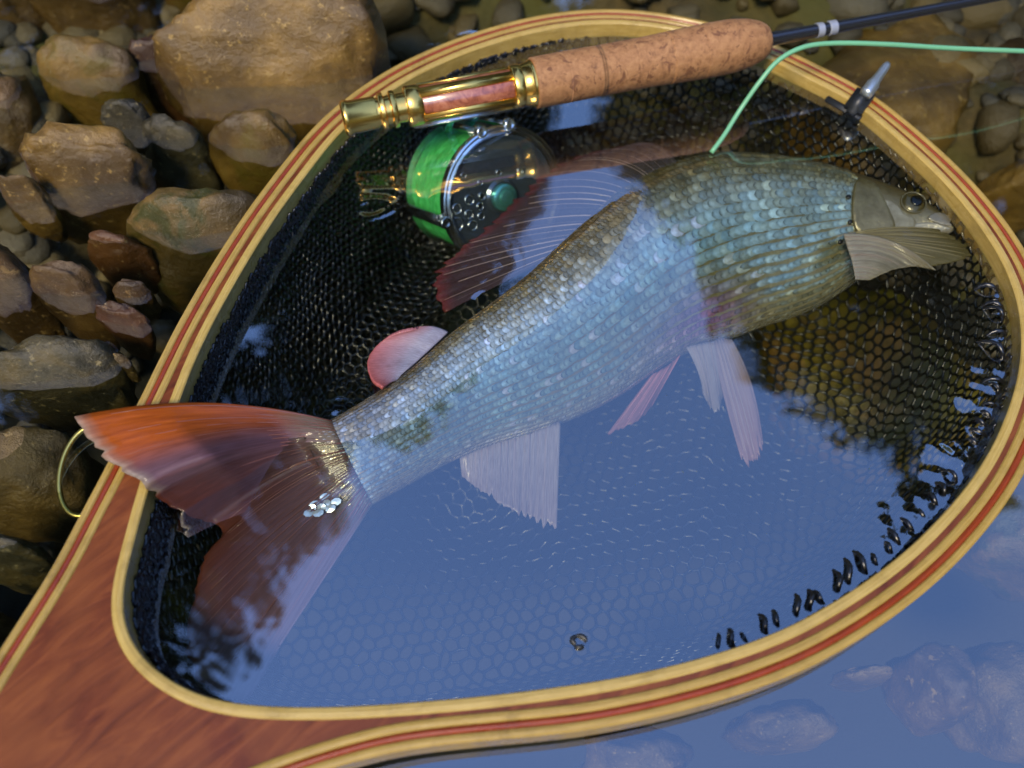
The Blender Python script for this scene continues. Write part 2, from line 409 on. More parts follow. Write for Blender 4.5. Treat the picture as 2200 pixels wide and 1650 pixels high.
ST = [
 ((360, 10, 850, 265), .055, .06, 'tan', 'big tan boulder slab with flat front face behind the bow', 0, .6),
 ((95, 285, 348, 535), .030, .045, 'tan', 'blocky yellow brown stone with ragged lower edge', 10, .6),
 ((322, 262, 465, 455), .012, .035, 'grey', 'dark grey stone with pale mottles between two tan stones', 0, .75),
 ((462, 278, 665, 418), .018, .035, 'ochre', 'rounded ochre stone tucked against the bow under the big slab', 0, .85),
 ((288, 418, 640, 700), .020, .05, 'olive', 'tan stone patched with dark green moss touching the bow', 25, .8),
 ((-70, 475, 108, 795), .035, .055, 'brown', 'tall smooth brown stone beside the grey brown cobble', 0, .85),
 ((104, 572, 250, 758), .018, .035, 'brown', 'upright grey brown cobble with pale tip', -10, .7),
 ((252, 612, 334, 678), .010, .016, 'brown', 'small round brown pebble above the reddish angular stone', 0, .95),
 ((226, 650, 340, 778), .012, .022, 'rust', 'angular dark reddish stone with pale chip beside the bow', -40, .55),
 ((-40, 745, 296, 908), .016, .035, 'slate', 'flat dark slate with greenish bands beside the bow', 8, .75),
 ((-90, 895, 205, 1180), .004, .04, 'sandy', 'smooth sandy slab beside the net handle', 0, .75),
 ((-60, 1130, 130, 1310), .006, .035, 'slate', 'dark grey stone beside the handle below the sandy slab', 0, .85),
 ((-120, 1290, 90, 1560), -.006, .035, 'slate', 'drowned grey stone under the edge of the handle', 0, .85),
 ((208, 765, 244, 800), .004, .01, 'sandy', 'tiny cream pebble lying on the slate', 0, .9),
 ((242, 768, 292, 812), .006, .012, 'sandy', 'small buff pebble between slate and bow', -20, .8),
 ((228, 745, 262, 776), .005, .01, 'rust', 'tiny pinkish pebble below the reddish angular stone', 0, .9),
 ((205, 520, 335, 625), .004, .025, 'rust', 'rusty orange brown stone low between cobble and mossy stone', 0, .75),
 ((28, 402, 116, 492), .018, .025, 'tan', 'small egg shaped tan stone left of the blocky stone', 20, .9),
 ((110, 115, 330, 290), .020, .04, 'ochre', 'broad ochre brown stone above the blocky stone', 0, .75),
 ((225, 255, 330, 300), .016, .02, 'grey', 'narrow greenish grey stone wedged above the mottled stone', 0, .8),
 ((300, 130, 430, 275), .012, .04, 'rust', 'shaded reddish stone against the end of the big slab', 0, .7),
 ((-60, 150, 120, 420), .010, .04, 'brown', 'wide dark brown stone behind the egg shaped stone', 0, .8),
 ((90, -60, 340, 125), .016, .045, 'brown', 'flat grey brown stone behind the broad ochre stone', 0, .75),
 ((-90, -60, 110, 150), .014, .045, 'brown', 'dim brown stone at the back of the stony margin', 0, .8),
 ((330, -110, 690, 60), .03, .05, 'ochre', 'long ochre stone behind the big slab', 0, .75),
 ((660, -110, 960, 40), -.006, .04, 'tan', 'pale tan drowned stone behind the top of the bow', 0, .8),
 ((940, -120, 1260, 30), -.010, .04, 'brown', 'brown drowned stone beyond the top curve of the bow', 0, .8),
 ((1250, -120, 1560, 26), -.010, .04, 'ochre', 'yellow olive drowned stone beyond the cork grip', 0, .8),
 ((1560, -90, 1900, 62), -.014, .04, 'ochre', 'mottled yellow drowned stone behind the black rod blank', 0, .8),
 ((1690, 60, 2120, 420), -.022, .04, 'tan', 'broad flat brown drowned slab outside the bow beneath the green line', 25, .7),
 ((2080, 100, 2330, 360), -.018, .04, 'brown', 'brown drowned stone beside the broad flat slab', 0, .8),
 ((2080, 330, 2300, 560), -.024, .04, 'tan', 'tan drowned stone outside the bow near the fish snout', 0, .75),
 ((1900, -110, 2260, 110), -.016, .04, 'brown', 'dusky brown drowned stone under the far end of the rod', 0, .8),
 ((1640, 600, 2080, 1010), -.104, .03, 'algae', 'yellow green stone on the bed seen through the net below the pectoral fins', 0, .85),
 ((1380, 150, 1800, 380), -.112, .03, 'algae', 'mossy stone on the bed seen through the net under the cork grip', 0, .85),
 ((1800, 300, 2100, 520), -.100, .03, 'brown', 'brown stone on the bed seen through the net behind the fish head', 0, .85),
 ((1930, 1370, 2060, 1580), -.030, .03, 'tan', 'narrow brown drowned stone added for a brown blotch in the blue water outside the near bow', 0, .8),  # this and the next few stones are added to mottle the blue reflection
 ((1790, 1420, 1900, 1500), -.055, .02, 'sandy', 'small pale drowned stone added as a light patch beside the narrow brown one', 0, .85),
 ((1560, 1500, 1790, 1640), -.060, .03, 'sandy', 'pale flat drowned stone added as a light patch below the near curve of the bow', 10, .85),
 ((2040, 1380, 2280, 1640), -.060, .03, 'sandy', 'large dim drowned stone added as a light patch in the open blue water', 0, .85),
 ((1230, 1570, 1480, 1700), -.075, .03, 'sandy', 'dim drowned stone added as a light patch close under the near bow and handle', 0, .85),
 ((2060, 1010, 2330, 1300), -.04, .04, 'olive', 'olive drowned stone outside the bow on the open water side', 0, .85),
]
for s in ST:
    b, zt, zr, mt, lab, rot, bx = s
    stone(b, zt, zr, mt, lab, rot, bx)

# loose gravel of the bed, too fine to count
V, F = [], []
bmg = bmesh.new(); bmesh.ops.create_icosphere(bmg, subdivisions=2, radius=1)
G_V = np.array([q.co[:] for q in bmg.verts]); G_F = [tuple(q.index for q in f.verts) for f in bmg.faces]; bmg.free()
shapes = [stone_shape(G_V, rng.uniform(.6, .95), 100 + i, .2) for i in range(8)]
cols = []
for i in range(5200):
    x, y = nrng.uniform(-.5, .62), nrng.uniform(-.06, .75)
    z = bed_z(x, y)
    if z < -.14: continue
    r = abs(nrng.normal(.006, .005)) + .003
    a = nrng.uniform(0, 6.28); ca, sa = math.cos(a), math.sin(a)
    S = shapes[i % 8] * np.array([r, r * nrng.uniform(.6, 1), r * nrng.uniform(.4, .8)])
    Q = np.stack([S[:, 0] * ca - S[:, 1] * sa + x, S[:, 0] * sa + S[:, 1] * ca + y, S[:, 2] + z + r * .15], 1)
    off = len(V); V += [tuple(q) for q in Q]; F += [tuple(k + off for k in f) for f in G_F]
    b = nrng.uniform(.4, 1.25); h = nrng.uniform(0, 1)
    c = np.array([.16, .11, .04]) * (1 - h) + np.array([.10, .085, .06]) * h
    cols += [tuple(c * b)] * len(Q)
m = NT('gravel_stone'); c = m.attr(); m.l(c, m.b.inputs['Base Color']); m.set(Roughness=.5); m.bump(m.noise(m.coord(), 200, 6, .7), .002); M['gravel'] = m.m
o = obj('gravel', V, F, M['gravel'], cols=cols); tag(o, 'small loose brown gravel on the stream bed', 'gravel', kind='stuff')

# ------------------------------------------------------------------ the landing net
net = empty('landing_net', P(200, 1500, 0))
tag(net, 'wooden landing net with striped laminated bow, red brown handle and black mesh bag', 'landing net')
def ztop(x, y):                      # the bow dips towards the far right
    return .012 - .022 * (x - CEN.x) - .018 * (y - CEN.y)
INN = [(316, 1050), (305, 1101), (289, 1165), (268, 1232), (256, 1286), (258, 1341), (286, 1399), (360, 1464), (452, 1506), (545, 1517), (700, 1520), (845, 1512), (1064, 1493),
       (1282, 1464), (1400, 1441), (1545, 1403), (1691, 1350), (1836, 1266), (1945, 1186), (2040, 1090), (2110, 1000), (2160, 900), (2190, 800),
       (2196, 720), (2185, 640), (2160, 575), (2120, 505), (2040, 404), (1982, 346), (1916, 288), (1869, 247), (1818, 210), (1727, 165), (1633, 118), (1530, 82), (1413, 58),
       (1305, 50), (1195, 60), (1086, 86), (977, 124), (870, 176), (790, 232), (724, 291), (667, 364), (587, 473), (500, 616), (427, 754), (375, 890), (340, 985)]
NI = 420
def flat(px):
    p = P(px[0], px[1], .0115)
    for _ in range(3): p = P(px[0], px[1], ztop(p.x, p.y))
    return (p.x, p.y)
inner = catmull([flat(q) for q in INN], NI, True)
for _ in range(30):                  # even out the traced curve
    inner = inner * .5 + (np.roll(inner, 1, 0) + np.roll(inner, -1, 0)) * .25
def normals(c, closed):
    if closed: t = np.roll(c, -1, 0) - np.roll(c, 1, 0)
    else:
        t = np.gradient(c, axis=0)
    t /= np.linalg.norm(t, axis=1)[:, None]
    return np.stack([t[:, 1], -t[:, 0]], 1)
ic = inner.mean(0)
ni = normals(inner, True)
if ((inner - ic) * ni).sum() < 0: ni = -ni
WA, WC, WB = .0040, .0021, .0086     # inner strip, core, three outer strips
def nearest_idx(px): q = np.array(flat(px)); return int(((inner - q) ** 2).sum(1).argmin())
full = inner + ni * (WA + WC + WB)
i_left, i_low = nearest_idx((480, 650)), nearest_idx((1150, 1480))
# walk from the left arm round the top to the lower arm
step = 1 if ((i_low - i_left) % NI) > NI / 2 else 1
fw = [(i_left - k) % NI for k in range(((i_left - i_low) % NI) + 1)]
bw = [(i_left + k) % NI for k in range(((i_low - i_left) % NI) + 1)]
walk = fw if len(fw) > len(bw) else bw
hoop_pts = [tuple(full[i]) for i in walk[::6]]
left_pts = [flat(q) for q in ((-330, 1900), (-190, 1690), (-90, 1535), (0, 1392), (73, 1280), (128, 1190), (170, 1105), (212, 1030), (262, 930), (310, 835), (368, 717))]
low_pts = [flat(q) for q in ((882, 1608), (740, 1642), (580, 1695), (420, 1768), (280, 1860), (170, 1960))]
NO = 520
outer = catmull(left_pts + hoop_pts + low_pts, NO)
for _ in range(25): outer[1:-1] = outer[1:-1] * .5 + (outer[2:] + outer[:-2]) * .25
no = normals(outer, False)
if ((outer - ic) * no).sum() < 0: no = -no
def thick(x, y): return min(.0115, ztop(x, y) + .0012)
def strip(curve, nrm, a, b, closed, lift=0.0):
    """a wooden strip between offsets a and b, with eased edges"""
    e = .00045
    V, U = [], []
    L = np.r_[0, np.cumsum(np.linalg.norm(np.diff(curve, axis=0), axis=1))]
    for i in range(len(curve)):
        zt = ztop(*curve[i]) + lift; TH = thick(*curve[i])
        prof = [(a, -TH), (a, -e), (a + e, 0), ((a + b) / 2, .00025), (b - e, 0), (b, -e), (b, -TH)]
        for k, (d, h) in enumerate(prof):
            p = curve[i] + nrm[i] * d; V.append((p[0], p[1], zt + h)); U.append((L[i], d + h * .3))
    n = len(prof); F = grid_faces(len(curve), n, True)
    if closed: F += [((len(curve) - 1) * n + j, (len(curve) - 1) * n + (j + 1) % n, (j + 1) % n, j) for j in range(n)]
    else: F += [tuple(range(n))[::-1], tuple((len(curve) - 1) * n + j for j in range(n))]
    return V, F, U
def bow(name, curve, nrm, a, b, closed, mat, lift=0, label=None):
    V, F, U = strip(curve, nrm, a, b, closed, lift)
    o = obj(name, V, F, M[mat], net, uvs=U, smooth=False)
    if label: o['label'] = label
    return o
bow('lamination', inner, ni, 0, WA, True, 'ash_pale', .0004, 'pale yellow inner strip of the bow')
bow('lamination', outer, -no, 0, .0030, False, 'ash', 0, 'yellow outermost strip of the bow')
bow('lamination', outer, -no, .00305, .0054, False, 'redwood', -.0001, 'red strip between two yellow strips of the bow')
bow('lamination', outer, -no, .00545, WB, False, 'ash', .0002, 'yellow middle strip of the bow')
# the core: a thin strip round the bow that widens into the handle
core_o = outer - no * (WB + .00006); core_i = inner + ni * (WA + .00006)
match = [int(((core_i - q) ** 2).sum(1).argmin()) for q in core_o]
Vt = []; F = []
for q, k in zip(core_o, match):
    Vt.append((*q, ztop(*q) - .0002)); Vt.append((*core_i[k], ztop(*core_i[k]) - .0002))
n = len(Vt)
top = [(2 * i, 2 * i + 1, 2 * i + 3, 2 * i + 2) for i in range(NO - 1)]
k0, k1 = match[0], match[-1]
seq = [(k1 + s) % NI for s in range(((k0 - k1) % NI) + 1)]
alt = [(k1 - s) % NI for s in range(((k1 - k0) % NI) + 1)]
ucurve = seq if len(seq) < len(alt) else alt
mid = []
for k in ucurve[1:-1]:
    mid.append(len(Vt)); Vt.append((*core_i[k], ztop(*core_i[k]) - .0002))
ng = [0, 2 * NO - 2, 2 * NO - 1] + mid + [1]
bm = bmesh.new()
bv = [bm.verts.new(q) for q in Vt]
for f in top:
    u = []
    for i in f:
        if not u or (Vt[i] != Vt[u[-1]]): u.append(i)
    if Vt[u[0]] == Vt[u[-1]]: u = u[:-1]
    if len(u) > 2:
        try: bm.faces.new([bv[i] for i in u])
        except ValueError: pass
bm.faces.new([bv[i] for i in ng])
bmesh.ops.remove_doubles(bm, verts=bm.verts, dist=.00002)
bmesh.ops.triangulate(bm, faces=[f for f in bm.faces if len(f.verts) > 4])
bmesh.ops.recalc_face_normals(bm, faces=bm.faces)
if sum(f.normal.z * f.calc_area() for f in bm.faces) < 0: bmesh.ops.reverse_faces(bm, faces=bm.faces)
ext = bmesh.ops.extrude_face_region(bm, geom=bm.faces[:])
for q in ext['geom']:
    if isinstance(q, bmesh.types.BMVert): q.co.z -= thick(q.co.x, q.co.y) - .0004
bmesh.ops.recalc_face_normals(bm, faces=bm.faces)
me = bpy.data.meshes.new('handle'); bm.to_mesh(me); bm.free()
uv = me.uv_layers.new(name='UVMap')
for lp in me.loops:
    c = me.vertices[lp.vertex_index].co; uv.data[lp.index].uv = ((c.x + c.y) * .7071, (c.y - c.x) * .7071)
o = link('handle', me, M['handle'], net); o['label'] = 'red brown varnished handle wood running out into a thin strip of the bow'

# the mesh bag: hexagonal netting hanging from the inner edge
rim = inner - ni * .0004
rc = ic
ang = np.arctan2(rim[:, 1] - rc[1], rim[:, 0] - rc[0]); rad = np.hypot(rim[:, 0] - rc[0], rim[:, 1] - rc[1])
od = np.argsort(ang); A_, R_ = ang[od], rad[od]
A_ = np.r_[A_ - 2 * np.pi, A_, A_ + 2 * np.pi]; R_ = np.r_[R_, R_, R_]
def rim_r(a): return np.interp(a, A_, R_)
from mathutils import noise as mnoise
def bag(u, v, dz=0, seed=0):
    rho = math.hypot(u, v); a = math.atan2(v, u); R = float(rim_r(a))
    wall = .085; tot = R - .012 + wall
    s = rho / tot
    if s > 1.0: return None
    d = rho
    flatr = R - .03
    if d < flatr: r = d; z = -.098 + .012 * (d / flatr) ** 2
    else:
        q = (d - flatr) / (tot - flatr)
        r = flatr + (R - flatr) * (1 - (1 - q) ** 1.7)
        z = -.086 + (.086 + ztop(rc[0] + R * math.cos(a), rc[1] + R * math.sin(a)) - .0075) * q ** 1.15
    w = mnoise.noise(Vector((u * 16 + seed, v * 16, 1.3 + seed))) * .019 * (1 - max(0, (s - .75) / .25)) + mnoise.noise(Vector((u * 60, v * 60, 4 + seed))) * .0022 * (1 - s * s)
    fold = math.sin(a * 26 + seed) * .003 * max(0, s - .55) * 2 * (1 - s) * 2
    r += fold
    return (rc[0] + r * math.cos(a), rc[1] + r * math.sin(a), z + w * min(1, (1 - s) * 3) + dz * min(1, (1 - s) * 1.6))
def netting(pitch, wid, keep=None, dz=0, seed=0, rot=.2):
    h = pitch; nodes = {}; edges = []
    ex = np.array([h * .8660254, 0]); 
    N = int(.36 / h)
    pts = {}
    ca, sa = math.cos(rot), math.sin(rot)
    def node(i, j, k):
        key = (i, j, k)
        if key in pts: return pts[key]
        x = (i + j * .5) * h; y = j * h * .8660254 + (h * .57735 if k else 0)
        x += mnoise.noise(Vector((x * 130 + seed, y * 130, 0))) * h * .34; y += mnoise.noise(Vector((x * 130, y * 130 + 9 + seed, 2))) * h * .34
        u, v = x * ca - y * sa, x * sa + y * ca
        if keep and not keep(u, v): p = None
        else: p = bag(u, v, dz, seed)
        pts[key] = p; return p
    E = []
    for j in range(-int(N * 1.16), int(N * 1.16) + 1):
        for i in range(-N - j // 2 - 2, N - j // 2 + 2):
            a = node(i, j, 0)
            for (di, dj) in ((0, 0), (0, -1), (1, -1)):
                b = node(i + di, j + dj, 1)
                if a and b: E.append((a, b))
    E = np.array(E); A, B = E[:, 0], E[:, 1]
    T = B - A; L = np.linalg.norm(T, axis=1); T = T / L[:, None]
    up = np.where(np.abs(T[:, 2:3]) > .9, np.array([[1., 0, 0]]), np.array([[0, 0, 1.]]))
    S = np.cross(T, up); S /= np.linalg.norm(S, axis=1)[:, None]; Uv = np.cross(S, T)
    r0 = wid * .62; r1 = wid * .42; MID = (A + B) / 2
    rings = []
    for C, r in ((A - T * wid * .2, r0), (MID, r1), (B + T * wid * .2, r0)):
        for k in range(4):
            an = math.pi / 2 * k + .4
            rings.append(C + (S * math.cos(an) + Uv * math.sin(an)) * r)
    V = np.stack(rings, 1).reshape(-1, 3)
    base = []
    for i in range(2):
        for k in range(4): base.append((i * 4 + k, i * 4 + (k + 1) % 4, (i + 1) * 4 + (k + 1) % 4, (i + 1) * 4 + k))
    base = np.array(base); n = len(E)
    F = (base[None] + (np.arange(n) * 12)[:, None, None]).reshape(-1, 4)
    me = bpy.data.meshes.new('mesh_bag')
    me.vertices.add(len(V)); me.vertices.foreach_set('co', V.astype(np.float32).ravel())
    me.loops.add(F.size); me.loops.foreach_set('vertex_index', F.astype(np.int32).ravel())
    me.polygons.add(len(F)); me.polygons.foreach_set('loop_start', np.arange(0, F.size, 4, dtype=np.int32)); me.polygons.foreach_set('loop_total', np.full(len(F), 4, np.int32))
    me.polygons.foreach_set('use_smooth', np.ones(len(F), bool)); me.update(calc_edges=True)
    return me
o = link('mesh_bag', netting(.0068, .0017), M['net'], net); o['kind'] = 'stuff'; o['label'] = 'black knotted netting of the bag'
def left_side(u, v):                  # the slack side bunches up in a second layer
    x, y = rc[0] + u, rc[1] + v
    return (x - rc[0]) * .80 - (y - rc[1]) * .28 < -.075 + .02 * mnoise.noise(Vector((x * 30, y * 30, 0)))
o = link('mesh_fold', netting(.0060, .0021, left_side, .022, 3.3, .5), M['net'], net); o['kind'] = 'stuff'; o['label'] = 'slack black netting bunched towards the tail of the fish'
o = link('mesh_fold', netting(.0055, .0023, left_side, .036, 8.1, -.1), M['net'], net); o['kind'] = 'stuff'; o['label'] = 'upper layer of slack black netting'

# cord loops that lash the bag to the bow
def loop_mesh():
    pts = []
    for t in np.linspace(0, 1, 9):
        a = math.pi * t
        pts.append((.0010 * math.sin(a * 2), -.0100 * t + .002, -.004 + .0058 * math.sin(a) ** .8))
    V, F = tube(pts, [.0005 + .0004 * math.sin(math.pi * t) for t in np.linspace(0, 1, 9)], 6)
    me = bpy.data.meshes.new('cord_loop'); me.from_pydata([tuple(q) for q in V], [], F)
    me.polygons.foreach_set('use_smooth', np.ones(len(me.polygons), bool)); me.materials.append(M['net']); return me
lm = [loop_mesh()]
i0, i1 = nearest_idx((1570, 1400)), nearest_idx((2165, 580))
seq = [(i0 + k) % NI for k in range((i1 - i0) % NI)]; alt = [(i0 - k) % NI for k in range((i0 - i1) % NI)]
seq = seq if len(seq) < len(alt) else alt
L = 0; nxt = 0
for a, b in zip(seq[:-1], seq[1:]):
    L += np.linalg.norm(inner[b] - inner[a])
    if L >= nxt:
        nxt += rng.uniform(.0055, .0085)
        n2 = ni[a]; an = math.atan2(n2[1], n2[0]) - math.pi / 2 + rng.gauss(0, .35)
        o = link('cord_loop', lm[0], None, net)
        p = inner[a] - n2 * .003
        o.matrix_parent_inverse = Matrix.Identity(4)
        o.location = Vector((p[0], p[1], rng.uniform(-.0015, .0012))) - net.location; o.rotation_euler = (rng.gauss(0, .15), 0, an)
        s = rng.uniform(.75, 1.3); o.scale = (s, s * rng.uniform(.75, 1.2), s)
# brass ring at the edge of the handle
V = []; c = P(186, 1010, .001)
pts = [c + Vector((.0105 * math.cos(a), .018 * math.sin(a), .004 * math.sin(a))) for a in np.linspace(0, 2 * math.pi, 41)]
o = obj('ring', *tube(pts, .0011, 8), M['brass'], net); o['label'] = 'small brass ring at the handle edge'

# ------------------------------------------------------------------ the grayling
fish = empty('grayling', P(1240, 760, -.02))
tag(fish, 'silvery blue grayling with orange tail lying in the net just under the water', 'fish')
# (dorsal point, ventral point, height of the back, slant of the flank, thickness) from tail root to snout
STN = [((648, 930), (742, 1122), .0005, .42, .025), ((720, 898), (808, 1080), .001, .42, .12), ((800, 850), (880, 1040), .0015, .45, .18), ((880, 795), (960, 995), .002, .47, .21),
       ((960, 722), (1050, 957), .0022, .50, .22), ((1040, 662), (1140, 932), .0022, .50, .225), ((1120, 600), (1230, 900), .002, .50, .225), ((1190, 535), (1320, 855), .0018, .48, .225),
       ((1260, 470), (1400, 800), .001, .46, .225), ((1330, 405), (1480, 757), -.001, .44, .225), ((1410, 362), (1560, 733), -.003, .42, .225), ((1500, 336), (1640, 702), -.004, .40, .225),
       ((1590, 331), (1710, 680), -.005, .38, .23), ((1680, 338), (1775, 650), -.006, .36, .24), ((1760, 352), (1830, 612), -.007, .35, .25), ((1830, 371), (1880, 578), -.008, .34, .27),
       ((1890, 390), (1930, 552), -.009, .33, .29), ((1945, 410), (1972, 530), -.011, .33, .30), ((1990, 433), (2006, 513), -.013, .33, .31), ((2025, 457), (2034, 503), -.016, .33, .32), ((2048, 476), (2053, 494), -.018, .33, .32)]
Dp, Vp, Hw = [], [], []
TOP = [.0006, .002, .0034, .004, .004, .0038, .0034, .0028, .0014, -.0008, -.002, -.0024, -.0026, -.0026, -.0026, -.0028, -.003, -.0034, -.004, -.005, -.006]   # height of the highest line of the body
for (d, v, zd, sl, th), tz in zip(STN, TOP):
    zd = 0
    for _ in range(3):
        a = P(*d, zd); b = P(*v, zd); zv = zd - (a - b).length * sl; b = P(*v, zv); ln_ = (a - b).length
        up_ = math.sqrt(max(0, 1 - ((a.z - b.z) / ln_) ** 2))
        m_ = max((a.z + b.z) / 2 + (a.z - b.z) / 2 * math.cos(f) + ln_ * th * up_ * math.sin(f) for f in np.linspace(0, 2, 40))
        zd += tz - m_
    Dp.append(a); Vp.append(b); Hw.append(ln_ * th)
NS = 150
raw = np.array([[*a, *b, h] for a, b, h in zip(Dp, Vp, Hw)])
t_ = np.linspace(0, len(STN) - 1, NS)
def spl(col):                        # smooth through the stations
    pts = raw[:, col]; q = np.r_[2 * pts[0] - pts[1], pts, 2 * pts[-1] - pts[-2]]; out = []
    for t in t_:
        i = min(int(t), len(pts) - 2); f = t - i; a, b, c, d = q[i:i + 4]
        out.append(.5 * (2 * b + (c - a) * f + (2 * a - 5 * b + 4 * c - d) * f * f + (3 * b - a - 3 * c + d) * f ** 3))
    return np.array(out)
B = np.stack([spl(k) for k in range(7)], 1)
for _ in range(4): B[1:-1] = B[1:-1] * .5 + (B[2:] + B[:-2]) * .25
Cc = (B[:, :3] + B[:, 3:6]) / 2; Dv = (B[:, :3] - B[:, 3:6]) / 2; Tn = np.gradient(Cc, axis=0); Tn /= np.linalg.norm(Tn, axis=1)[:, None]
Nn = np.cross(Tn, Dv); Nn /= np.linalg.norm(Nn, axis=1)[:, None]
Nn *= np.sign(Nn[:, 2:3])
HW = B[:, 6]
def S(t, phi):
    """surface point: t station 0..20, phi 0 back, pi belly (upper flank between)"""
    f = t / (len(STN) - 1) * (NS - 1); i = int(min(max(f, 0), NS - 2)); w = f - i
    L = lambda A: A[i] * (1 - w) + A[i + 1] * w
    s = math.sin(phi); s = math.copysign(abs(s) ** .88, s)
    return Vector(L(Cc) + L(Dv) * math.cos(phi) + L(Nn) * (float(HW[i] * (1 - w) + HW[i + 1] * w) * s))
def Sn(t, phi):
    a = S(min(t + .05, 20), phi) - S(max(t - .05, 0), phi); b = S(t, phi + .03) - S(t, phi - .03)
    n = a.cross(b); n.normalize()
    c = S(t, phi) - Vector(Cc[int(t / 20 * (NS - 1))])
    return n if n.dot(c) > 0 else -n
def lerp3(v, stops):
    for (p, a), (q, b) in zip(stops[:-1], stops[1:]):
        if v <= q:
            f = min(1, max(0, (v - p) / (q - p))); return tuple(x * (1 - f) + y * f for x, y in zip(a, b))
    return stops[-1][1]
NPH = 44
V, cols = [], []
for i in range(NS):
    t = t_[i]
    for j in range(NPH):
        ph = 2 * math.pi * j / NPH
        V.append(S(t, ph)); vv = ph / math.pi if ph <= math.pi else 2 - ph / math.pi
        if t < 13.8: c = lerp3(vv, [(0, (.075, .062, .028)), (.3, (.13, .115, .05)), (.6, (.17, .15, .055)), (.86, (.30, .27, .16)), (1, (.5, .47, .38))])
        else: c = lerp3(vv, [(0, (.05, .045, .025)), (.25, (.12, .10, .05)), (.5, (.21, .185, .11)), (.75, (.33, .30, .23)), (1, (.45, .43, .38))])
        if t < 2.2 and vv > .1: c = tuple(a * (t / 2.2) + b * (1 - t / 2.2) for a, b in zip(c, (.13, .08, .07)))
        cols.append(c)
F = grid_faces(NS, NPH, True); F += [tuple(range(NPH)), tuple((NS - 1) * NPH + k for k in range(NPH))[::-1]]
body = obj('body', V, F, M['skin'], fish, cols=cols); body['label'] = 'olive and silver skin of body and head'
bvh = BVHTree.FromPolygons([Vector(q) for q in V], F)
def on_fish(px, py, lift=0.0):
    o_ = Vector((0, 0, CAM_H)); d = (P(px, py, -.05) - o_).normalized()
    h = bvh.ray_cast(o_, d)
    if h[0] is None:
        h = bvh.find_nearest(P(px, py, -.015))
    n = h[1] if h[1].dot(d) < 0 else -h[1]
    return h[0] + n * lift, n
# scales, row by row
ROWS = 23; Vs, Fs, Cs = [], [], []
for r_i in range(ROWS):
    fr = (r_i + .5) / ROWS
    ph0 = math.radians(8 + 162 * fr)
    t = .25 + .9 * (fr - .5) ** 2 + rng.uniform(0, .2)
    k = 0
    while t < 15.1 - .5 * abs(fr - .35) * 2:
        p = S(t, ph0); dphi = math.radians(162 / ROWS)
        pitch = (S(t, ph0 + dphi / 2) - S(t, ph0 - dphi / 2)).length
        gauge = max(pitch, .0021)
        tl = (S(t, ph0) - S(t + .1, ph0)) * 10; lt = tl.length; T = tl.normalized()
        stepm = max(.74 * gauge, .0021) * .98
        tt = t + (.5 * stepm / lt if r_i % 2 else 0)
        if tt > 15.1: break
        p = S(tt, ph0); N = Sn(tt, ph0); Wd = N.cross(T).normalized(); T = Wd.cross(N)
        N = (N + Wd * rng.gauss(0, .07) + T * rng.gauss(0, .06)).normalized()
        lowb = min(1, max(0, (fr - .38) / .3))
        w = pitch * (1.10 - (.30 + .16 * min(1, max(0, (tt - 9.5) / 2))) * lowb) * rng.uniform(.88, 1.1); l = stepm * 1.75 * rng.uniform(.88, 1.14); p = p + T * rng.gauss(0, .07) * stepm + Wd * rng.gauss(0, .05) * pitch
        base = len(Vs)
        for a, (x, wx) in enumerate(((-.55, .8), (-.1, 1.0), (.3, .86), (.52, .34))):
            for b in (-.5, 0, .5):
                h = .00014 + (.00042 if a == 3 else .00036 if a == 2 else .0002 if a == 1 else -.0001) + (.00012 if b == 0 else 0)
                xx = x + (.05 if (b == 0 and a == 3) else 0)
                Vs.append(p + T * (xx * l) + Wd * (b * w * wx) + N * h)
        for a in range(3):
            for b in range(2): Fs.append((base + a * 3 + b, base + a * 3 + b + 1, base + a * 3 + b + 4, base + a * 3 + b + 3))
        c = lerp3(fr, [(0, (.22, .18, .09)), (.16, (.34, .30, .18)), (.32, (.55, .58, .47)), (.5, (.46, .66, .60)), (.75, (.48, .66, .58)), (.9, (.72, .68, .46)), (1, (.74, .66, .42))])
        if tt < 4.2:
            q = min(1, (4.2 - tt) / 2.4); c = tuple(a * (1 - .8 * q) + b_ * .8 * q for a, b_ in zip(c, (.25, .21, .16)))
        pk = math.exp(-((tt - 9.3) / 1.5) ** 2 - ((fr - .78) / .14) ** 2)
        c = tuple(a * (1 - .9 * pk) + b_ * .9 * pk for a, b_ in zip(c, (.5, .16, .34)))
        sh = min(1, max(0, (tt - 9.8) / 2.2)); c = tuple(a * (1 - .7 * sh) + b_ * .7 * sh for a, b_ in zip(c, (.36, .37, .25)))
        br = rng.uniform(.7, 1.25)
        if rng.random() < .09: br *= 1.6  # a few scales painted brighter as glints
        hue = rng.uniform(-.04, .04)
        c = (min(.9, (c[0] - hue) * br), min(.9, c[1] * br), min(.9, (c[2] + hue * 1.2) * br))
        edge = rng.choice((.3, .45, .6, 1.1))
        for a in range(4):                  # a dark rim round each scale's free edge, a painted glint inside it
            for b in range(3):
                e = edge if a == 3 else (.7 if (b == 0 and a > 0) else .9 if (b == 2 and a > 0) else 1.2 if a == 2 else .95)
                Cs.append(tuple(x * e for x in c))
        t += stepm / lt; k += 1
o = obj('scales', Vs, Fs, M['scale'], fish, cols=Cs); o['kind'] = 'stuff'; o['label'] = 'rows of overlapping silvery scales'
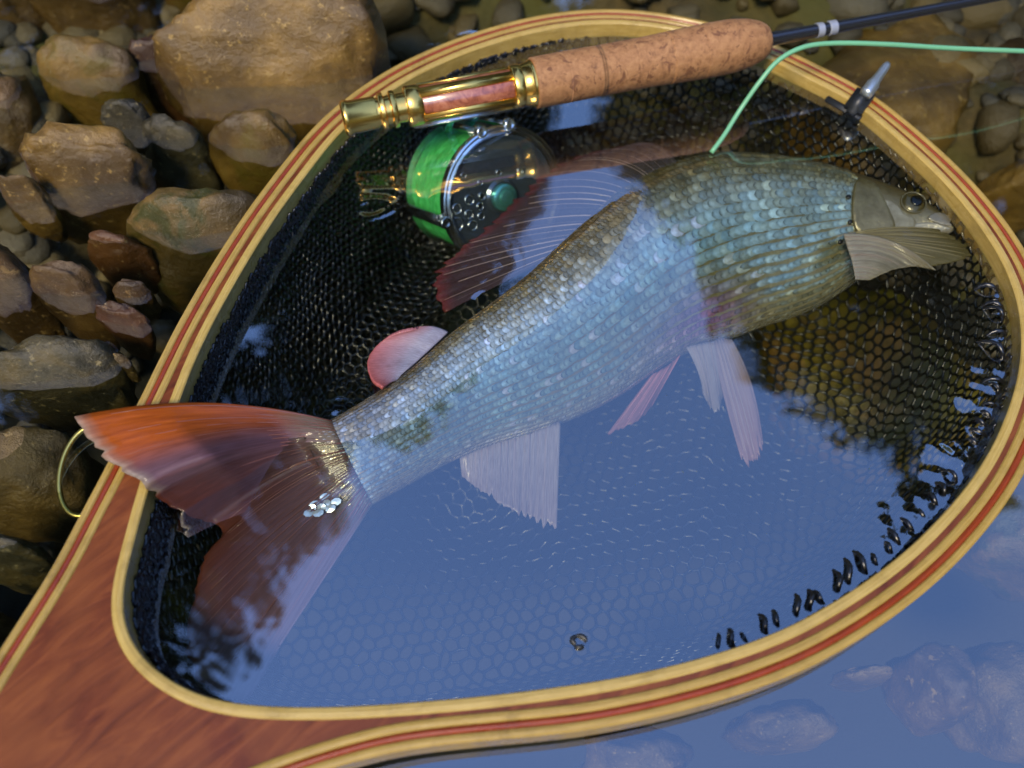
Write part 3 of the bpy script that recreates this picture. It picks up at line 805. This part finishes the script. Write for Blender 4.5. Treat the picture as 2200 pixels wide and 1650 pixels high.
# a torn patch of bright loose scales at the root of the tail
for k, (x, y) in enumerate(((655, 1078), (668, 1092), (676, 1084), (690, 1090), (700, 1082), (664, 1102), (684, 1102), (710, 1092), (722, 1078), (698, 1068), (712, 1058), (694, 1010))):
    p = P(x, y, -.0115 + .0006 * k / 12); n = Vector((rng.gauss(0, .25), rng.gauss(-.3, .25), 1)).normalized()
    u, v, w = frame(n, (1, .4, 0)); V = [p + n * .0003]
    for a in range(8):
        an = a * math.pi / 4; V.append(p + u * math.cos(an) * .0023 + v * math.sin(an) * .0016)
    V += [q - n * .0004 for q in V[1:]]
    F = [(0, 1 + a, 1 + (a + 1) % 8) for a in range(8)] + [(1 + a, 9 + a, 9 + (a + 1) % 8, 1 + (a + 1) % 8) for a in range(8)]
    o = obj('loose_scale', V, F, M.setdefault('loose', plain('bright_scale', (.62, .70, .74), .22, .6, .3)), fish, smooth=False)

def fin(name, base, tip, zb, zt, colfn, mat, raymat, rays, bow=(0, 0), bow1=(0, 0), v_from=0.0, drape=False, nu=22, nv=46, label=None, rag=.02, ray_r=.0004, zfn=None, th=.0006):
    """base/tip: photograph points along root and free edge; rays run from root to edge"""
    bq = catmull([(*q, 0) for q in base], nv); tq = catmull([(*q, 0) for q in tip], nv)
    V, C, U = [], [], []
    r2 = np.random.default_rng(len(name) + int(base[0][0]))
    jit = r2.normal(0, rag, nv)
    def pt(u, v, j=None):
        a = np.array([np.interp(v, np.linspace(0, 1, nv), bq[:, k]) for k in (0, 1)]); b = np.array([np.interp(v, np.linspace(0, 1, nv), tq[:, k]) for k in (0, 1)])
        e = u * (1 + (np.interp(v, np.linspace(0, 1, nv), jit) if u > .9 else 0))
        p = a + (b - a) * e; s = 4 * u * (1 - u)
        p = p + (np.array(bow) * (1 - v) + np.array(bow1) * v) * s
        z = zfn(u, v) if zfn else zb + (zt - zb) * u
        if drape and u < .4:                # the root of the fin lies over the end of the body
            o_ = Vector((0, 0, CAM_H)); dd = (P(p[0], p[1], -.05) - o_).normalized(); hit = bvh.ray_cast(o_, dd)
            if hit[0] is not None: z = max(z, hit[0].z + .0004)
        z += .0004 * math.sin(v * rays * 2 * math.pi + math.sin(v * 9) * 2) + .0022 * u * math.sin(v * 7 + base[0][0]) * (0 if drape else 1) * (.3 + .7 * u)
        return P(p[0], p[1], z)
    for i in range(nu):
        for j in range(nv):
            u, v = i / (nu - 1), j / (nv - 1)
            V.append(pt(u, v)); C.append(colfn(u, v)); U.append((u, v))
    o = obj(name, V, grid_faces(nu, nv), M[mat], fish, cols=C, uvs=U)
    sm = o.modifiers.new('thick', 'SOLIDIFY'); sm.thickness = th; sm.offset = 0
    if label: o['label'] = label
    if rays and raymat:
        ps = []
        for k in range(rays):
            v = min(.99, max(.01, (k + .5 + r2.normal(0, .22)) / rays)); us = np.linspace(.0, r2.uniform(.8, .98), 9); rk = r2.uniform(.35, 1.1) * (1 if v >= v_from else .4)
            path = [pt(u, v) + Vector((0, 0, th * .5)) for u in us]
            ps.append(tube(path, [ray_r * rk * (1 - .7 * u) for u in us], 5))
        o2 = obj('fin_rays', *merge(ps), M[raymat], o); o2['kind'] = 'stuff'
        o2.matrix_parent_inverse = o.matrix_parent_inverse @ Matrix.Identity(4); o2.parent = fish; o2.matrix_parent_inverse = Matrix.Translation(fish.location).inverted()
        o2.parent = o; o2.matrix_parent_inverse = Matrix.Identity(4)
    return o
def mixc(a, b, f): f = min(1, max(0, f)); return tuple(x * (1 - f) + y * f for x, y in zip(a, b))
# tail
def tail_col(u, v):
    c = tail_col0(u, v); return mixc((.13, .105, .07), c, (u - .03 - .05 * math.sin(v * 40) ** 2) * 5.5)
def tail_col0(u, v):
    if v < .24:
        c = mixc((.10, .03, .02), (.50, .11, .008), u * 1.4 - v * 2.2 + .1); c = mixc(c, (.17, .085, .10), (v - .10) * 14); c = mixc(c, (.34, .29, .22), (u - .94) * 14); return c  # mauve painted lighter for the lilac sheen of the wet film
    c = mixc((.17, .09, .10), (.085, .032, .034), (u - .05) * 1.4); c = mixc(c, (.16, .04, .014), (u - .5) * 1.3)
    return mixc(c, (.30, .20, .24), max(0, (v - .72) * 3.2))
def tail_z(u, v):
    if v < .2:
        k = v / .2; up = .002 + .029 * u ** .75; dn = -.001 + (.0265 * min(1, max(0, (u - .25) / .4))); return up * (1 - k) + dn * k
    if v < .36:
        k = (v - .2) / .16; a = -.001 + .0265 * min(1, max(0, (u - .25) / .4)); b = (-.001 - .017 * v) * (1 - u) + (-.014 - .004 * math.sin(v * 9)) * u; return a * (1 - k) + b * k
    return (-.001 - .017 * v) * (1 - u) + (-.014 - .004 * math.sin(v * 9)) * u
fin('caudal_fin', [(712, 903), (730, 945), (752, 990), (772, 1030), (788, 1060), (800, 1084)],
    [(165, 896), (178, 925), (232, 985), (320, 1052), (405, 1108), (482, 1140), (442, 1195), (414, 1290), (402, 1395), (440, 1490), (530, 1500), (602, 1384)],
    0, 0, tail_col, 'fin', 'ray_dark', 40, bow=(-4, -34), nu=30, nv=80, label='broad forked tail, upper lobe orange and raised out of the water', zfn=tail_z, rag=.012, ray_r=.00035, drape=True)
# sail-like dorsal fin
def dors_col(u, v):
    c = mixc((.10, .085, .085), (.115, .06, .07), u + v * .3); return mixc(c, (.36, .06, .07), max(0, (u - .88) * 7) * (.6 + .4 * v))
fin('dorsal_fin', [(1455, 348), (1400, 372), (1340, 412), (1280, 465), (1225, 515), (1180, 556)],
    [(1330, 320), (1240, 340), (1170, 375), (1110, 430), (1045, 495), (975, 550), (935, 600), (938, 645), (962, 668)],
    -.003, -.005, dors_col, 'fin_clear', 'ray_pale', 24, bow=(10, -26), nv=70, label='tall clear dorsal fin with red edge and pale rays spread beside the reel', ray_r=.00042, rag=.03, v_from=.4)
fin('adipose_fin', [(962, 715), (930, 745), (890, 782), (850, 815)], [(900, 704), (835, 722), (792, 772), (798, 815), (822, 834)], .003, .006,
    lambda u, v: mixc((.34, .34, .42), (.50, .14, .13), u * 1.2 - .45 + v * .35), 'fin', None, 0, bow=(0, -6), label='small pink adipose fin standing out of the water', rag=.004, th=.0016)
fin('anal_fin', [(1204, 905), (1142, 926), (1084, 944), (1030, 964), (988, 984)], [(1196, 1138), (1150, 1118), (1090, 1088), (1040, 1058), (992, 1022)], -.03, -.034,
    lambda u, v: mixc((.38, .33, .30), (.30, .23, .21), u), 'fin', 'ray_pale', 16, label='grey pink fan shaped anal fin', rag=.035)
fin('pelvic_fin', [(1530, 738), (1548, 728), (1572, 730)], [(1593, 984), (1618, 993), (1638, 952)], -.036, -.05,
    lambda u, v: mixc((.32, .26, .24), (.36, .20, .16), u), 'fin', 'ray_pale', 9, bow=(-4, 0), bow1=(12, -8), nv=24, label='long pale pelvic fin', rag=.03)
fin('pelvic_fin', [(1474, 746), (1506, 738), (1540, 732)], [(1512, 850), (1538, 888), (1552, 850)], -.036, -.042,
    lambda u, v: mixc((.36, .32, .30), (.30, .25, .2), u), 'fin', 'ray_pale', 8, bow=(6, 0), nv=24, label='short streaked pelvic fin', rag=.03)
fin('pelvic_fin', [(1462, 762), (1436, 785), (1400, 806)], [(1402, 870), (1368, 905), (1304, 934)], -.045, -.055,
    lambda u, v: mixc((.30, .14, .12), (.28, .12, .1), u), 'fin', 'ray_pink', 9, nv=24, label='reddish pelvic fin on the far side of the belly')
def pect_col(u, v): return mixc((.30, .27, .19), (.16, .135, .055), u * 1.2)
fin('pectoral_fin', [(1838, 500), (1850, 512), (1862, 525)], [(2010, 492), (2085, 524), (2096, 542), (2060, 560), (1985, 576)], -.006, -.008, pect_col, 'fin', 'ray_olive', 18, bow=(0, -8), nv=40,
    label='long olive pectoral fin under the jaw', rag=.012, ray_r=.0005)
fin('pectoral_fin', [(1812, 502), (1820, 530), (1830, 560), (1838, 600)], [(2008, 580), (1966, 573), (1918, 580), (1868, 602)], -.004, -.006,
    lambda u, v: mixc((.50, .46, .40), (.33, .29, .2), u), 'fin', 'ray_pale', 10, bow=(8, -22), nv=30, label='pale folded pectoral fin with white front edge', rag=.01)
# head: gill cover, jaw, eye
def plate(name, poly, lift, col0, col1, label=None):
    pts = catmull([(*q, 0) for q in poly], 44, True)[:, :2]; c = pts.mean(0); V, C = [], []
    rings = [1.0, .985, .93, .8, .55, .28]
    for q, f in enumerate(rings):
        for k in range(44):
            p = c + (pts[k] - c) * f; s, n = on_fish(p[0], p[1], 0)
            V.append(s + n * (lift * (0 if q == 0 else .75 if q == 1 else 1))); C.append(mixc(col0, col1, k / 44 if k < 22 else 1 - k / 44))
    F = grid_faces(len(rings), 44, True) + [tuple((len(rings) - 1) * 44 + k for k in range(44))]
    o = obj(name, V, F, M['skin'], fish, cols=C)
    if label: o['label'] = label
    return o
plate('gill_cover', [(1836, 392), (1858, 388), (1882, 402), (1898, 430), (1912, 458), (1922, 488), (1900, 504), (1862, 508), (1836, 496), (1828, 450)], .0020, (.14, .12, .055), (.25, .22, .145), 'olive grey gill cover')
plate('cheek', [(1900, 430), (1925, 440), (1940, 460), (1965, 472), (1960, 492), (1925, 497), (1912, 465)], .0010, (.30, .275, .21), (.22, .195, .12))
plate('lower_jaw', [(1932, 500), (1962, 482), (2002, 478), (2034, 486), (2048, 492), (2034, 502), (1990, 510)], .0008, (.27, .25, .2), (.34, .31, .27), 'pale grey lower jaw')
plate('upper_lip', [(1992, 468), (2010, 458), (2034, 464), (2050, 477), (2050, 486), (2028, 484), (2004, 477)], .0009, (.22, .2, .17), (.3, .27, .24))
pe, ne = on_fish(1962, 436, 0)
u, v, w = frame(ne, (1, .2, 0)); R = .0057
prof = [(-.003, R), (.0000, R), (.0006, R * .93), (.0012, R * .75), (.0016, R * .48), (.0018, R * .1)]
eye = obj('eye', *(lambda a: (a[0], a[1] + [tuple(5 * 40 + k for k in range(40))]))(lathe(pe, ne, prof, 40)), M['iris'], fish); eye['label'] = 'golden eye with dark pupil'
pp = pe + u * .0010 + ne * .0021
prof = [(-.0012, .0031), (.0000, .0030), (.0002, .0021), (.0003, .0002)]
pu = obj('pupil', *(lambda a: (a[0], a[1] + [tuple(3 * 24 + k for k in range(24))]))(lathe(pp, ne, prof, 24)), M['pupil'], eye)
pu.matrix_parent_inverse = eye.matrix_parent_inverse.copy(); pu.matrix_parent_inverse = Matrix.Identity(4)
ring = [pe + (u * math.cos(a) * 1.0 + v * math.sin(a) * .95) * R * 1.08 + ne * .0006 for a in np.linspace(0, 2 * math.pi, 33)]
M['orbit'] = plain('orbit_skin', (.15, .13, .075), .3, .3, .3)
o = obj('eye_rim', *tube(ring, .00045, 6), M['orbit'], fish)
for x, y in ((1822, 425), (1825, 478), (1804, 520)):
    p, n = on_fish(x, y, .0009); V, F = lathe(p, n, [(-.0012, .0012), (.0004, .0012), (.0006, .0006), (.0006, .00005)], 14)
    obj('spot', V, F, M['spot'], fish)

# ------------------------------------------------------------------ the fly rod
ra, rb = P(742, 254, .024), P(1645, 86, .026)
rdir = (rb - ra).normalized()
rod = empty('fly_rod', ra); tag(rod, 'fly rod with cork grip, gold reel seat and black blank lying across the bow', 'fishing rod')
rlen = (rb - ra).length
def along(px):                       # distance along the rod of the photograph column px
    best = min(np.linspace(-.03, .45, 1600), key=lambda d: abs(1100 + FPX * (ra + rdir * d).x / depth(ra + rdir * d) - px)); return float(best)
def rr(px, half): return half * mpp(ra + rdir * along(px))
def turned(name, prof, mat, seg=48, label=None, parent=rod):
    V, F = lathe(ra, rdir, [(along(x) + e, rr(x, h)) for x, h, e in prof], seg)
    n = len(prof); F = F + [tuple(range(seg))[::-1], tuple((n - 1) * seg + k for k in range(seg))]
    o = obj(name, V, F, M[mat], parent)
    md = o.modifiers.new('edge', 'EDGE_SPLIT'); md.split_angle = math.radians(40)
    if label: o['label'] = label
    return o
turned('butt_cap', [(736, 30, 0), (738, 36, 0), (742, 38, 0), (748, 38, 0), (752, 35, 0), (806, 34, 0), (810, 33, 0)], 'gold', label='polished gold butt cap')
turned('seat_tube', [(806, 30, 0), (912, 31, 0)], 'gold')
for x in (822, 846): turned('locking_ring', [(x - 7, 31, 0), (x - 6, 37, 0), (x - 4, 39, 0), (x + 4, 39, 0), (x + 6, 37, 0), (x + 7, 31, 0)], 'gold')
turned('locking_ring', [(872, 31, 0), (873, 40, 0), (876, 43, 0), (902, 42, 0), (906, 39, 0), (907, 31, 0)], 'gold', label='wide gold sliding hood')
turned('seat_insert', [(904, 35, 0), (906, 36, 0), (1100, 37, 0), (1102, 36, 0)], 'burl', label='reddish burl wood seat insert')
# gold skeleton rails on both sides of the insert
u_, v_, w_ = frame(rdir, (0, 0, 1))
for an in (.25, 1.75, 3.6, 5.2):
    d0, d1 = along(900), along(1112); ps = []
    o_ = u_ * math.cos(an) + v_ * math.sin(an)
    obj('seat_rail', *box(ra + rdir * (d0 + d1) / 2 + o_ * (rr(1000, 37) + .0002), rdir, o_.cross(rdir), o_, d1 - d0, .0052, .0022), M['gold'], rod)
turned('winding_check', [(1098, 36, 0), (1099, 42, 0), (1103, 45, 0), (1118, 45, 0), (1121, 43, 0), (1138, 46, 0), (1141, 49, 0), (1146, 49, 0), (1148, 46, 0)], 'gold', label='gold collar at the foot of the cork grip')
CORK = [(1096, 44), (1098, 49), (1108, 51), (1150, 53), (1220, 53), (1300, 52), (1380, 52), (1450, 54), (1520, 56), (1570, 55), (1605, 50), (1630, 42), (1645, 33), (1650, 25), (1651, 18)]
xs = [q[0] for q in CORK]; hs = [q[1] for q in CORK]
prof = []
joints = [1215, 1287, 1359, 1431, 1503, 1575]
for x in sorted(set(list(np.linspace(1146, 1651, 110)) + [j + d for j in joints for d in (-1.5, 0, 1.5)])):
    hh = float(np.interp(x, xs, hs)); hh -= .35 if any(abs(x - j) < .6 for j in joints) else 0
    prof.append((x, hh, 0))
prof = [(1145, 40, 0)] + prof
o = turned('cork_grip', prof, 'cork', label='shaped cork grip'); o.modifiers.clear()
turned('rod_blank', [(1648, 16, 0), (1660, 15, 0), (1900, 11.5, 0), (2150, 9, 0), (2400, 7, 0)], 'black', label='black tapering rod blank')
for x0, x1 in ((1752, 1768), (1778, 1796)): turned('thread_wrap', [(x0, 13, 0), (x0 + 2, 15.5, 0), (x1 - 2, 15.3, 0), (x1, 13, 0)], 'thread', 24)

# ------------------------------------------------------------------ the fly reel
ax = Vector((.52, -.68, .48)).normalized()
FC = P(1084, 424, -.028)             # centre of the front face
reel = empty('fly_reel', FC); tag(reel, 'clear silver fly reel wound with bright green line, half sunk beside the dorsal fin', 'fishing reel')
WID, RAD = .047, .0375
back = FC - ax * WID
fu, fv, fw_ = frame(ax, (-.2, .2, 1))
def ringo(name, o_, prof, mat, label=None, seg=72, parent=reel, closed=True):
    V, F = lathe(o_, ax, prof, seg)
    if closed:
        n = len(prof); F += [((n - 1) * seg + k, (n - 1) * seg + (k + 1) % seg, (k + 1) % seg, k) for k in range(seg)]
    q = obj(name, V, F, M[mat], parent)
    md = q.modifiers.new('edge', 'EDGE_SPLIT'); md.split_angle = math.radians(35)
    if label: q['label'] = label
    return q
ringo('front_rim', FC, [(-.0035, RAD - .0035), (-.0035, RAD), (-.0008, RAD + .0004), (.0008, RAD), (.0012, RAD - .0008), (.0006, RAD - .002), (.0012, RAD - .0032), (.0002, RAD - .0045)], 'silver', 'polished silver front rim')
ringo('back_rim', back, [(-.002, RAD - .004), (-.002, RAD - .0004), (0, RAD), (.0018, RAD - .0006), (.0018, RAD - .004)], 'silver', 'silver back rim')
ringo('back_plate', back, [(-.0016, .0005), (-.0016, RAD - .004), (.0006, RAD - .004), (.0006, .0005)], 'clear')
# line wound on the spool
seg = 90; V, U = [], []
u3, v3, w3 = frame(ax)
rows = 18
for i in range(rows):
    d = .0016 + (WID - .006) * i / (rows - 1)
    for k in range(seg + 1):
        a = 2 * math.pi * k / seg; r = RAD - .0042 + .0005 * math.sin(i * 2.2) + .0004 * math.sin(a * 7 + i)
        V.append(back + ax * d + (u3 * math.cos(a) + v3 * math.sin(a)) * r); U.append((k / seg * 8, i / rows))
o = obj('wound_line', V, grid_faces(rows, seg + 1), M['wraps'], reel, uvs=U); o['label'] = 'bright green line wound on the spool'
sp = ringo('spool', FC, [(-.004, .0005), (-.004, RAD - .0042), (-.0012, RAD - .0046), (-.0012, RAD - .0060), (-.0022, RAD - .0068), (-.0026, .010), (-.0012, .0085), (-.0010, .0005)], 'clear', 'smoky metal spool face')
# drilled ports of the spool face
def on_face(px, py):
    o_ = Vector((0, 0, CAM_H)); d = P(px, py, -.1) - o_; return o_ + d * ((FC - o_).dot(ax) / d.dot(ax))
ports = [(1013, 431, 11), (1040, 423, 8), (986, 450, 11), (1036, 445, 8), (1012, 462, 10), (1038, 466, 8), (986, 484, 15), (1020, 486, 11), (1036, 394, 6), (1076, 372, 6), (1122, 368, 6), (1000, 378, 6), (948, 470, 7)]
for px_, py_, hp in ports:
    c = on_face(px_, py_) - ax * .0023; s = hp * mpp(c)
    pt_ = obj('port', *(lambda q: (q[0], q[1] + [((4) * 20 + k, 4 * 20 + (k + 1) % 20, (k + 1) % 20, k) for k in range(20)]))(lathe(c, ax, [(-.001, s * .8), (-.001, s * 1.12), (.0004, s * 1.1), (.0007, s), (.0003, s * .82)], 20)), M['silver'], sp)
    pt_.matrix_parent_inverse = Matrix.Identity(4)
    V, F = lathe(c, ax, [(.0001, s * .86), (-.0002, s * .4), (-.0002, .00005)], 20)  # near-black disc painted for the shade inside the port
    h_ = obj('port_shade', V, F, M['hole_shade'], sp); h_.matrix_parent_inverse = Matrix.Identity(4)
V, F = lathe(FC, ax, [(-.0012, .0075), (.0010, .0072), (.0018, .006), (.0020, .0045), (.0034, .0042), (.0038, .003), (.0038, .0001)], 32)
o = obj('drag_cap', V, F, M['aqua'], reel); o['label'] = 'small turquoise cap in the middle of the reel'; o.modifiers.new('e', 'EDGE_SPLIT').split_angle = math.radians(30)
# pillars that join the rims
for k_, (px_, py_) in enumerate(((934, 488), (1036, 290), (1092, 286), (1190, 560))):
    e = (on_face(px_, py_) - FC).normalized()
    obj('pillar', *box(back + ax * WID / 2 + e * (RAD + .0006), ax, e.cross(ax), e, WID + .001, .0065 if k_ == 0 else .0045, .0026), M['silver'], reel)
    V, F = lathe(FC + e * (RAD + .0004) + ax * .0005, ax, [(-.002, .0032), (.001, .0032), (.0016, .0026), (.0008, .0018), (.0008, .0001)], 20)
    obj('screw', V, F, M['silver'], reel)
# foot that ties the reel to the seat
tgt = ra + rdir * along(1000) - Vector((0, 0, rr(1000, 38)))
e = fu
top = back + ax * WID * .5 + e * (RAD + .001)
for s in (-1, 1):
    p0 = top + rdir * .006 * s; p3 = tgt + rdir * .007 * s - e * .001
    obj('foot_post', *tube([p0, p0.lerp(p3, .5), p3], [.0024, .0019, .0024], 10), M['aqua'], reel)
obj('reel_foot', *box(tgt - Vector((0, 0, .0008)), rdir, Vector((0, 0, 1)).cross(rdir), (0, 0, 1), .056, .010, .0028), M['silver'], reel)

# ------------------------------------------------------------------ loose line, clip, debris
ln = [P(1528, 328, .001), P(1556, 290, .006), P(1590, 236, .014), P(1632, 176, .026), P(1672, 130, .034), P(1724, 102, .038), P(1790, 93, .038), P(1900, 95, .036), P(2050, 104, .030), P(2200, 110, .026), P(2420, 120, .012)]
o = obj('fly_line', *tube(catmull(ln, 90), .00125, 10), M['line']); tag(o, 'pale green fly line arching from behind the fish over the bow', 'fishing line')
cl = empty('line_clip', P(1850, 215, .006)); tag(cl, 'small silver pin on a black clip fastened to the far bow', 'clip')
M['clipb'] = plain('black_rubber', (.012, .014, .016), .45); M['clips'] = plain('dull_silver', (.42, .46, .46), .35, .8)
p0, p1 = P(1858, 205, .013), P(1908, 136, .020)
V, F = lathe(p0, p1 - p0, [(0, .0030), (.002, .0034), (.008, .0034), (.010, .0026), ((p1 - p0).length - .002, .0021), ((p1 - p0).length, .0014)], 20)
F += [tuple(range(20))[::-1], tuple(100 + k for k in range(20))]
obj('pin', V, F, M['clips'], cl)
d = (p1 - p0).normalized(); sx = d.cross(Vector((0, 0, 1))).normalized()
obj('clip_base', *box(P(1846, 218, .008), d, sx, d.cross(sx), .017, .010, .008, .3), M['clipb'], cl)
obj('clip_jaw', *box(P(1812, 232, .003), (P(1745, 190, 0) - P(1880, 265, 0)).normalized(), d, (0, 0, 1), .022, .0035, .002, .3), M['clipb'], cl)
c = P(1244, 1378, .0006); pts = [c + Vector(((.0022 + .0005 * math.sin(3 * a)) * math.cos(a), .0021 * math.sin(a), .0002)) for a in np.linspace(0, 5.6, 24)]
o = obj('floating_husk', *tube(pts, [.0004 + .0005 * abs(math.sin(i * .4)) for i in range(24)], 6), M['clipb']); tag(o, 'tiny black curled husk floating on the blue water by the near bow', 'debris')

# ------------------------------------------------------------------ trees over the stream (alder and willow seen in the water, the rest added)
def tree(name, label, foot, limbs, clumps, leaf, seed, tint):
    """clumps: (centre, radius, number of leaves)"""
    t = empty(name, foot); tag(t, label, 'tree', 'trees leaning over the stream')
    r = np.random.default_rng(seed)
    parts = [tube(catmull([Vector(foot) + Vector((0, 0, -.4)), *[Vector(q) for q in limbs[0]]], 16), list(np.linspace(.24, .09, 16)), 10)]
    for lb in limbs[1:]:
        parts.append(tube(catmull([Vector(q) for q in lb], 10), list(np.linspace(.085, .015, 10)), 6))
    o = obj('trunk', *merge(parts), M['bark'], t)
    C = []
    for c, rad_, n in clumps:
        d = r.normal(size=(n, 3)); d /= np.linalg.norm(d, axis=1)[:, None]
        rr = rad_ * r.uniform(0, 1, n)[:, None] ** .42
        C.append(np.array(c) + d * rr * np.array([1, 1, .62]))
    C = np.vstack(C); n = len(C)
    X = r.normal(size=(n, 3)); X[:, 2] *= .45; X /= np.linalg.norm(X, axis=1)[:, None]
    Nn = r.normal(size=(n, 3)) * .55 + np.array([0, 0, 1]); Y = np.cross(Nn, X); Y /= np.linalg.norm(Y, axis=1)[:, None]; Z = np.cross(X, Y)
    s = leaf * r.uniform(.6, 1.25, n)[:, None]
    q = [C - X * s * .5, C + Y * s * .27 - X * s * .05 + Z * s * .05, C + X * s * .55 - Z * s * .06, C - Y * s * .27 - X * s * .05 + Z * s * .05]
    V = np.stack(q, 1).reshape(-1, 3); F = (np.array([[0, 1, 2], [0, 2, 3]])[None] + (np.arange(n) * 4)[:, None, None]).reshape(-1, 3)
    col = np.array(tint) * r.uniform(.6, 1.35, (n, 1)); col = np.repeat(col, 4, 0)
    obj('crown', V, F, M['leaf'], t, cols=col, smooth=False)
    return t
def overhang(inside, n_clumps, hz, rad_rng, per, seed, region):
    r = random.Random(seed); out = []
    while len(out) < n_clumps:
        a, b = r.uniform(*region[0]), r.uniform(*region[1]); H = r.uniform(*hz); rr = r.uniform(*rad_rng)
        if inside(a, b) < rr / H * 1.02: continue
        out.append(((a * H, b * H, H), rr, int(per * rr * rr)))
    return out
# outlines of the two crowns where they border the open sky, as slopes (x/z, y/z) seen from the water
LEFT = [(-.38, -.30), (-.33, .05), (-.31, .21), (-.28, .32), (-.255, .42), (-.16, .52), (-.05, .61), (-.015, .75), (.03, .90), (.07, 1.0), (.11, 1.12), (.13, 1.3), (.14, 2.2)]
RIGHT = [(.16, 2.2), (.17, 1.25), (.19, 1.12), (.23, 1.02), (.29, .93), (.344, .775), (.40, .63), (.46, .56), (.513, .487), (.60, .45), (.72, .43), (.95, .40), (1.4, .2)]
def left_dist(a, b):
    x = np.interp(b, [q[1] for q in LEFT], [q[0] for q in LEFT]); return (x - a) * .85
def right_dist(a, b):
    y = np.interp(a, [q[0] for q in RIGHT], [q[1] for q in RIGHT]); return (b - y) * .62
cl = overhang(left_dist, 760, (3.4, 5.4), (.10, .45), 3300, 5, ((-1.25, .14), (.0, 1.75)))
tree('alder_tree', 'leafy alder leaning over the stream from the stony bank', (-5.2, 3.2, .5), [[(-5.0, 3.2, 1.5), (-4.3, 3.1, 3.2), (-3.2, 3.0, 4.4), (-2.2, 3.0, 5.2)], [(-4.6, 3.1, 2.6), (-3.2, 2.0, 3.7), (-1.9, 1.3, 4.2)], [(-4.2, 3.1, 3.4), (-2.4, 4.2, 4.3), (-.6, 4.6, 4.6)], [(-3.4, 3.0, 4.3), (-2.2, 2.6, 4.6), (-1.0, 2.6, 4.7)]], cl, .085, 21, (.045, .06, .012))
cl = overhang(right_dist, 620, (3.4, 5.6), (.09, .42), 3300, 6, ((.15, 1.15), (.3, 1.75)))
tree('willow_tree', 'broad willow leaning over the stream from the far bank', (3.2, 7.2, 1.3), [[(3.2, 7.0, 1.6), (3.0, 6.4, 3.2), (2.8, 5.4, 4.4), (2.6, 4.4, 5.0)], [(3.1, 6.6, 2.8), (2.0, 6.0, 3.8), (1.2, 5.6, 4.3)], [(3.0, 6.2, 3.4), (3.6, 4.4, 4.1), (3.6, 2.8, 4.4)], [(2.9, 5.6, 4.2), (2.2, 4.2, 4.4), (1.9, 3.4, 4.4)]], cl, .085, 22, (.05, .06, .01))
r_ = np.random.default_rng(4)
def blobs(n, fa, fb, hz, rad_rng, per, seed):
    r = random.Random(seed); out = []
    for _ in range(n):
        H = r.uniform(*hz); rr_ = r.uniform(*rad_rng); out.append(((r.uniform(*fa) * H, r.uniform(*fb) * H, H), rr_, int(per * rr_ * rr_)))
    return out
tree('ash_sky_blocker', 'unseen ash added to block sky light on the open water side of the stream', (6.4, -.6, 1.6), [[(6.3, -.6, 2.6), (6.0, -.5, 3.6), (5.4, -.4, 4.6), (4.8, -.4, 5.2)], [(6.1, -.5, 3.2), (5.0, -1.8, 4.0), (4.6, -2.6, 4.2)]],  # unseen tree added to cut sky light from the open side
     blobs(130, (.85, 2.2), (-1.4, .3), (3.2, 5.5), (.35, .75), 420, 8), .17, 23, (.05, .06, .012))
tree('hazel_sky_blocker', 'unseen hazel added to block sky light behind the stony margin', (-6.2, -2.2, 1.4), [[(-6.1, -2.1, 2.4), (-5.8, -2.0, 3.4), (-5.3, -1.9, 4.4), (-4.9, -1.8, 5.0)], [(-5.9, -2.0, 3.0), (-5.0, -3.2, 3.8), (-4.6, -4.0, 4.2)]],  # out of view, added to hold back sky light from behind
     blobs(110, (-2.3, -1.05), (-1.5, .0), (3.2, 5.5), (.35, .75), 420, 9), .17, 24, (.045, .06, .012))
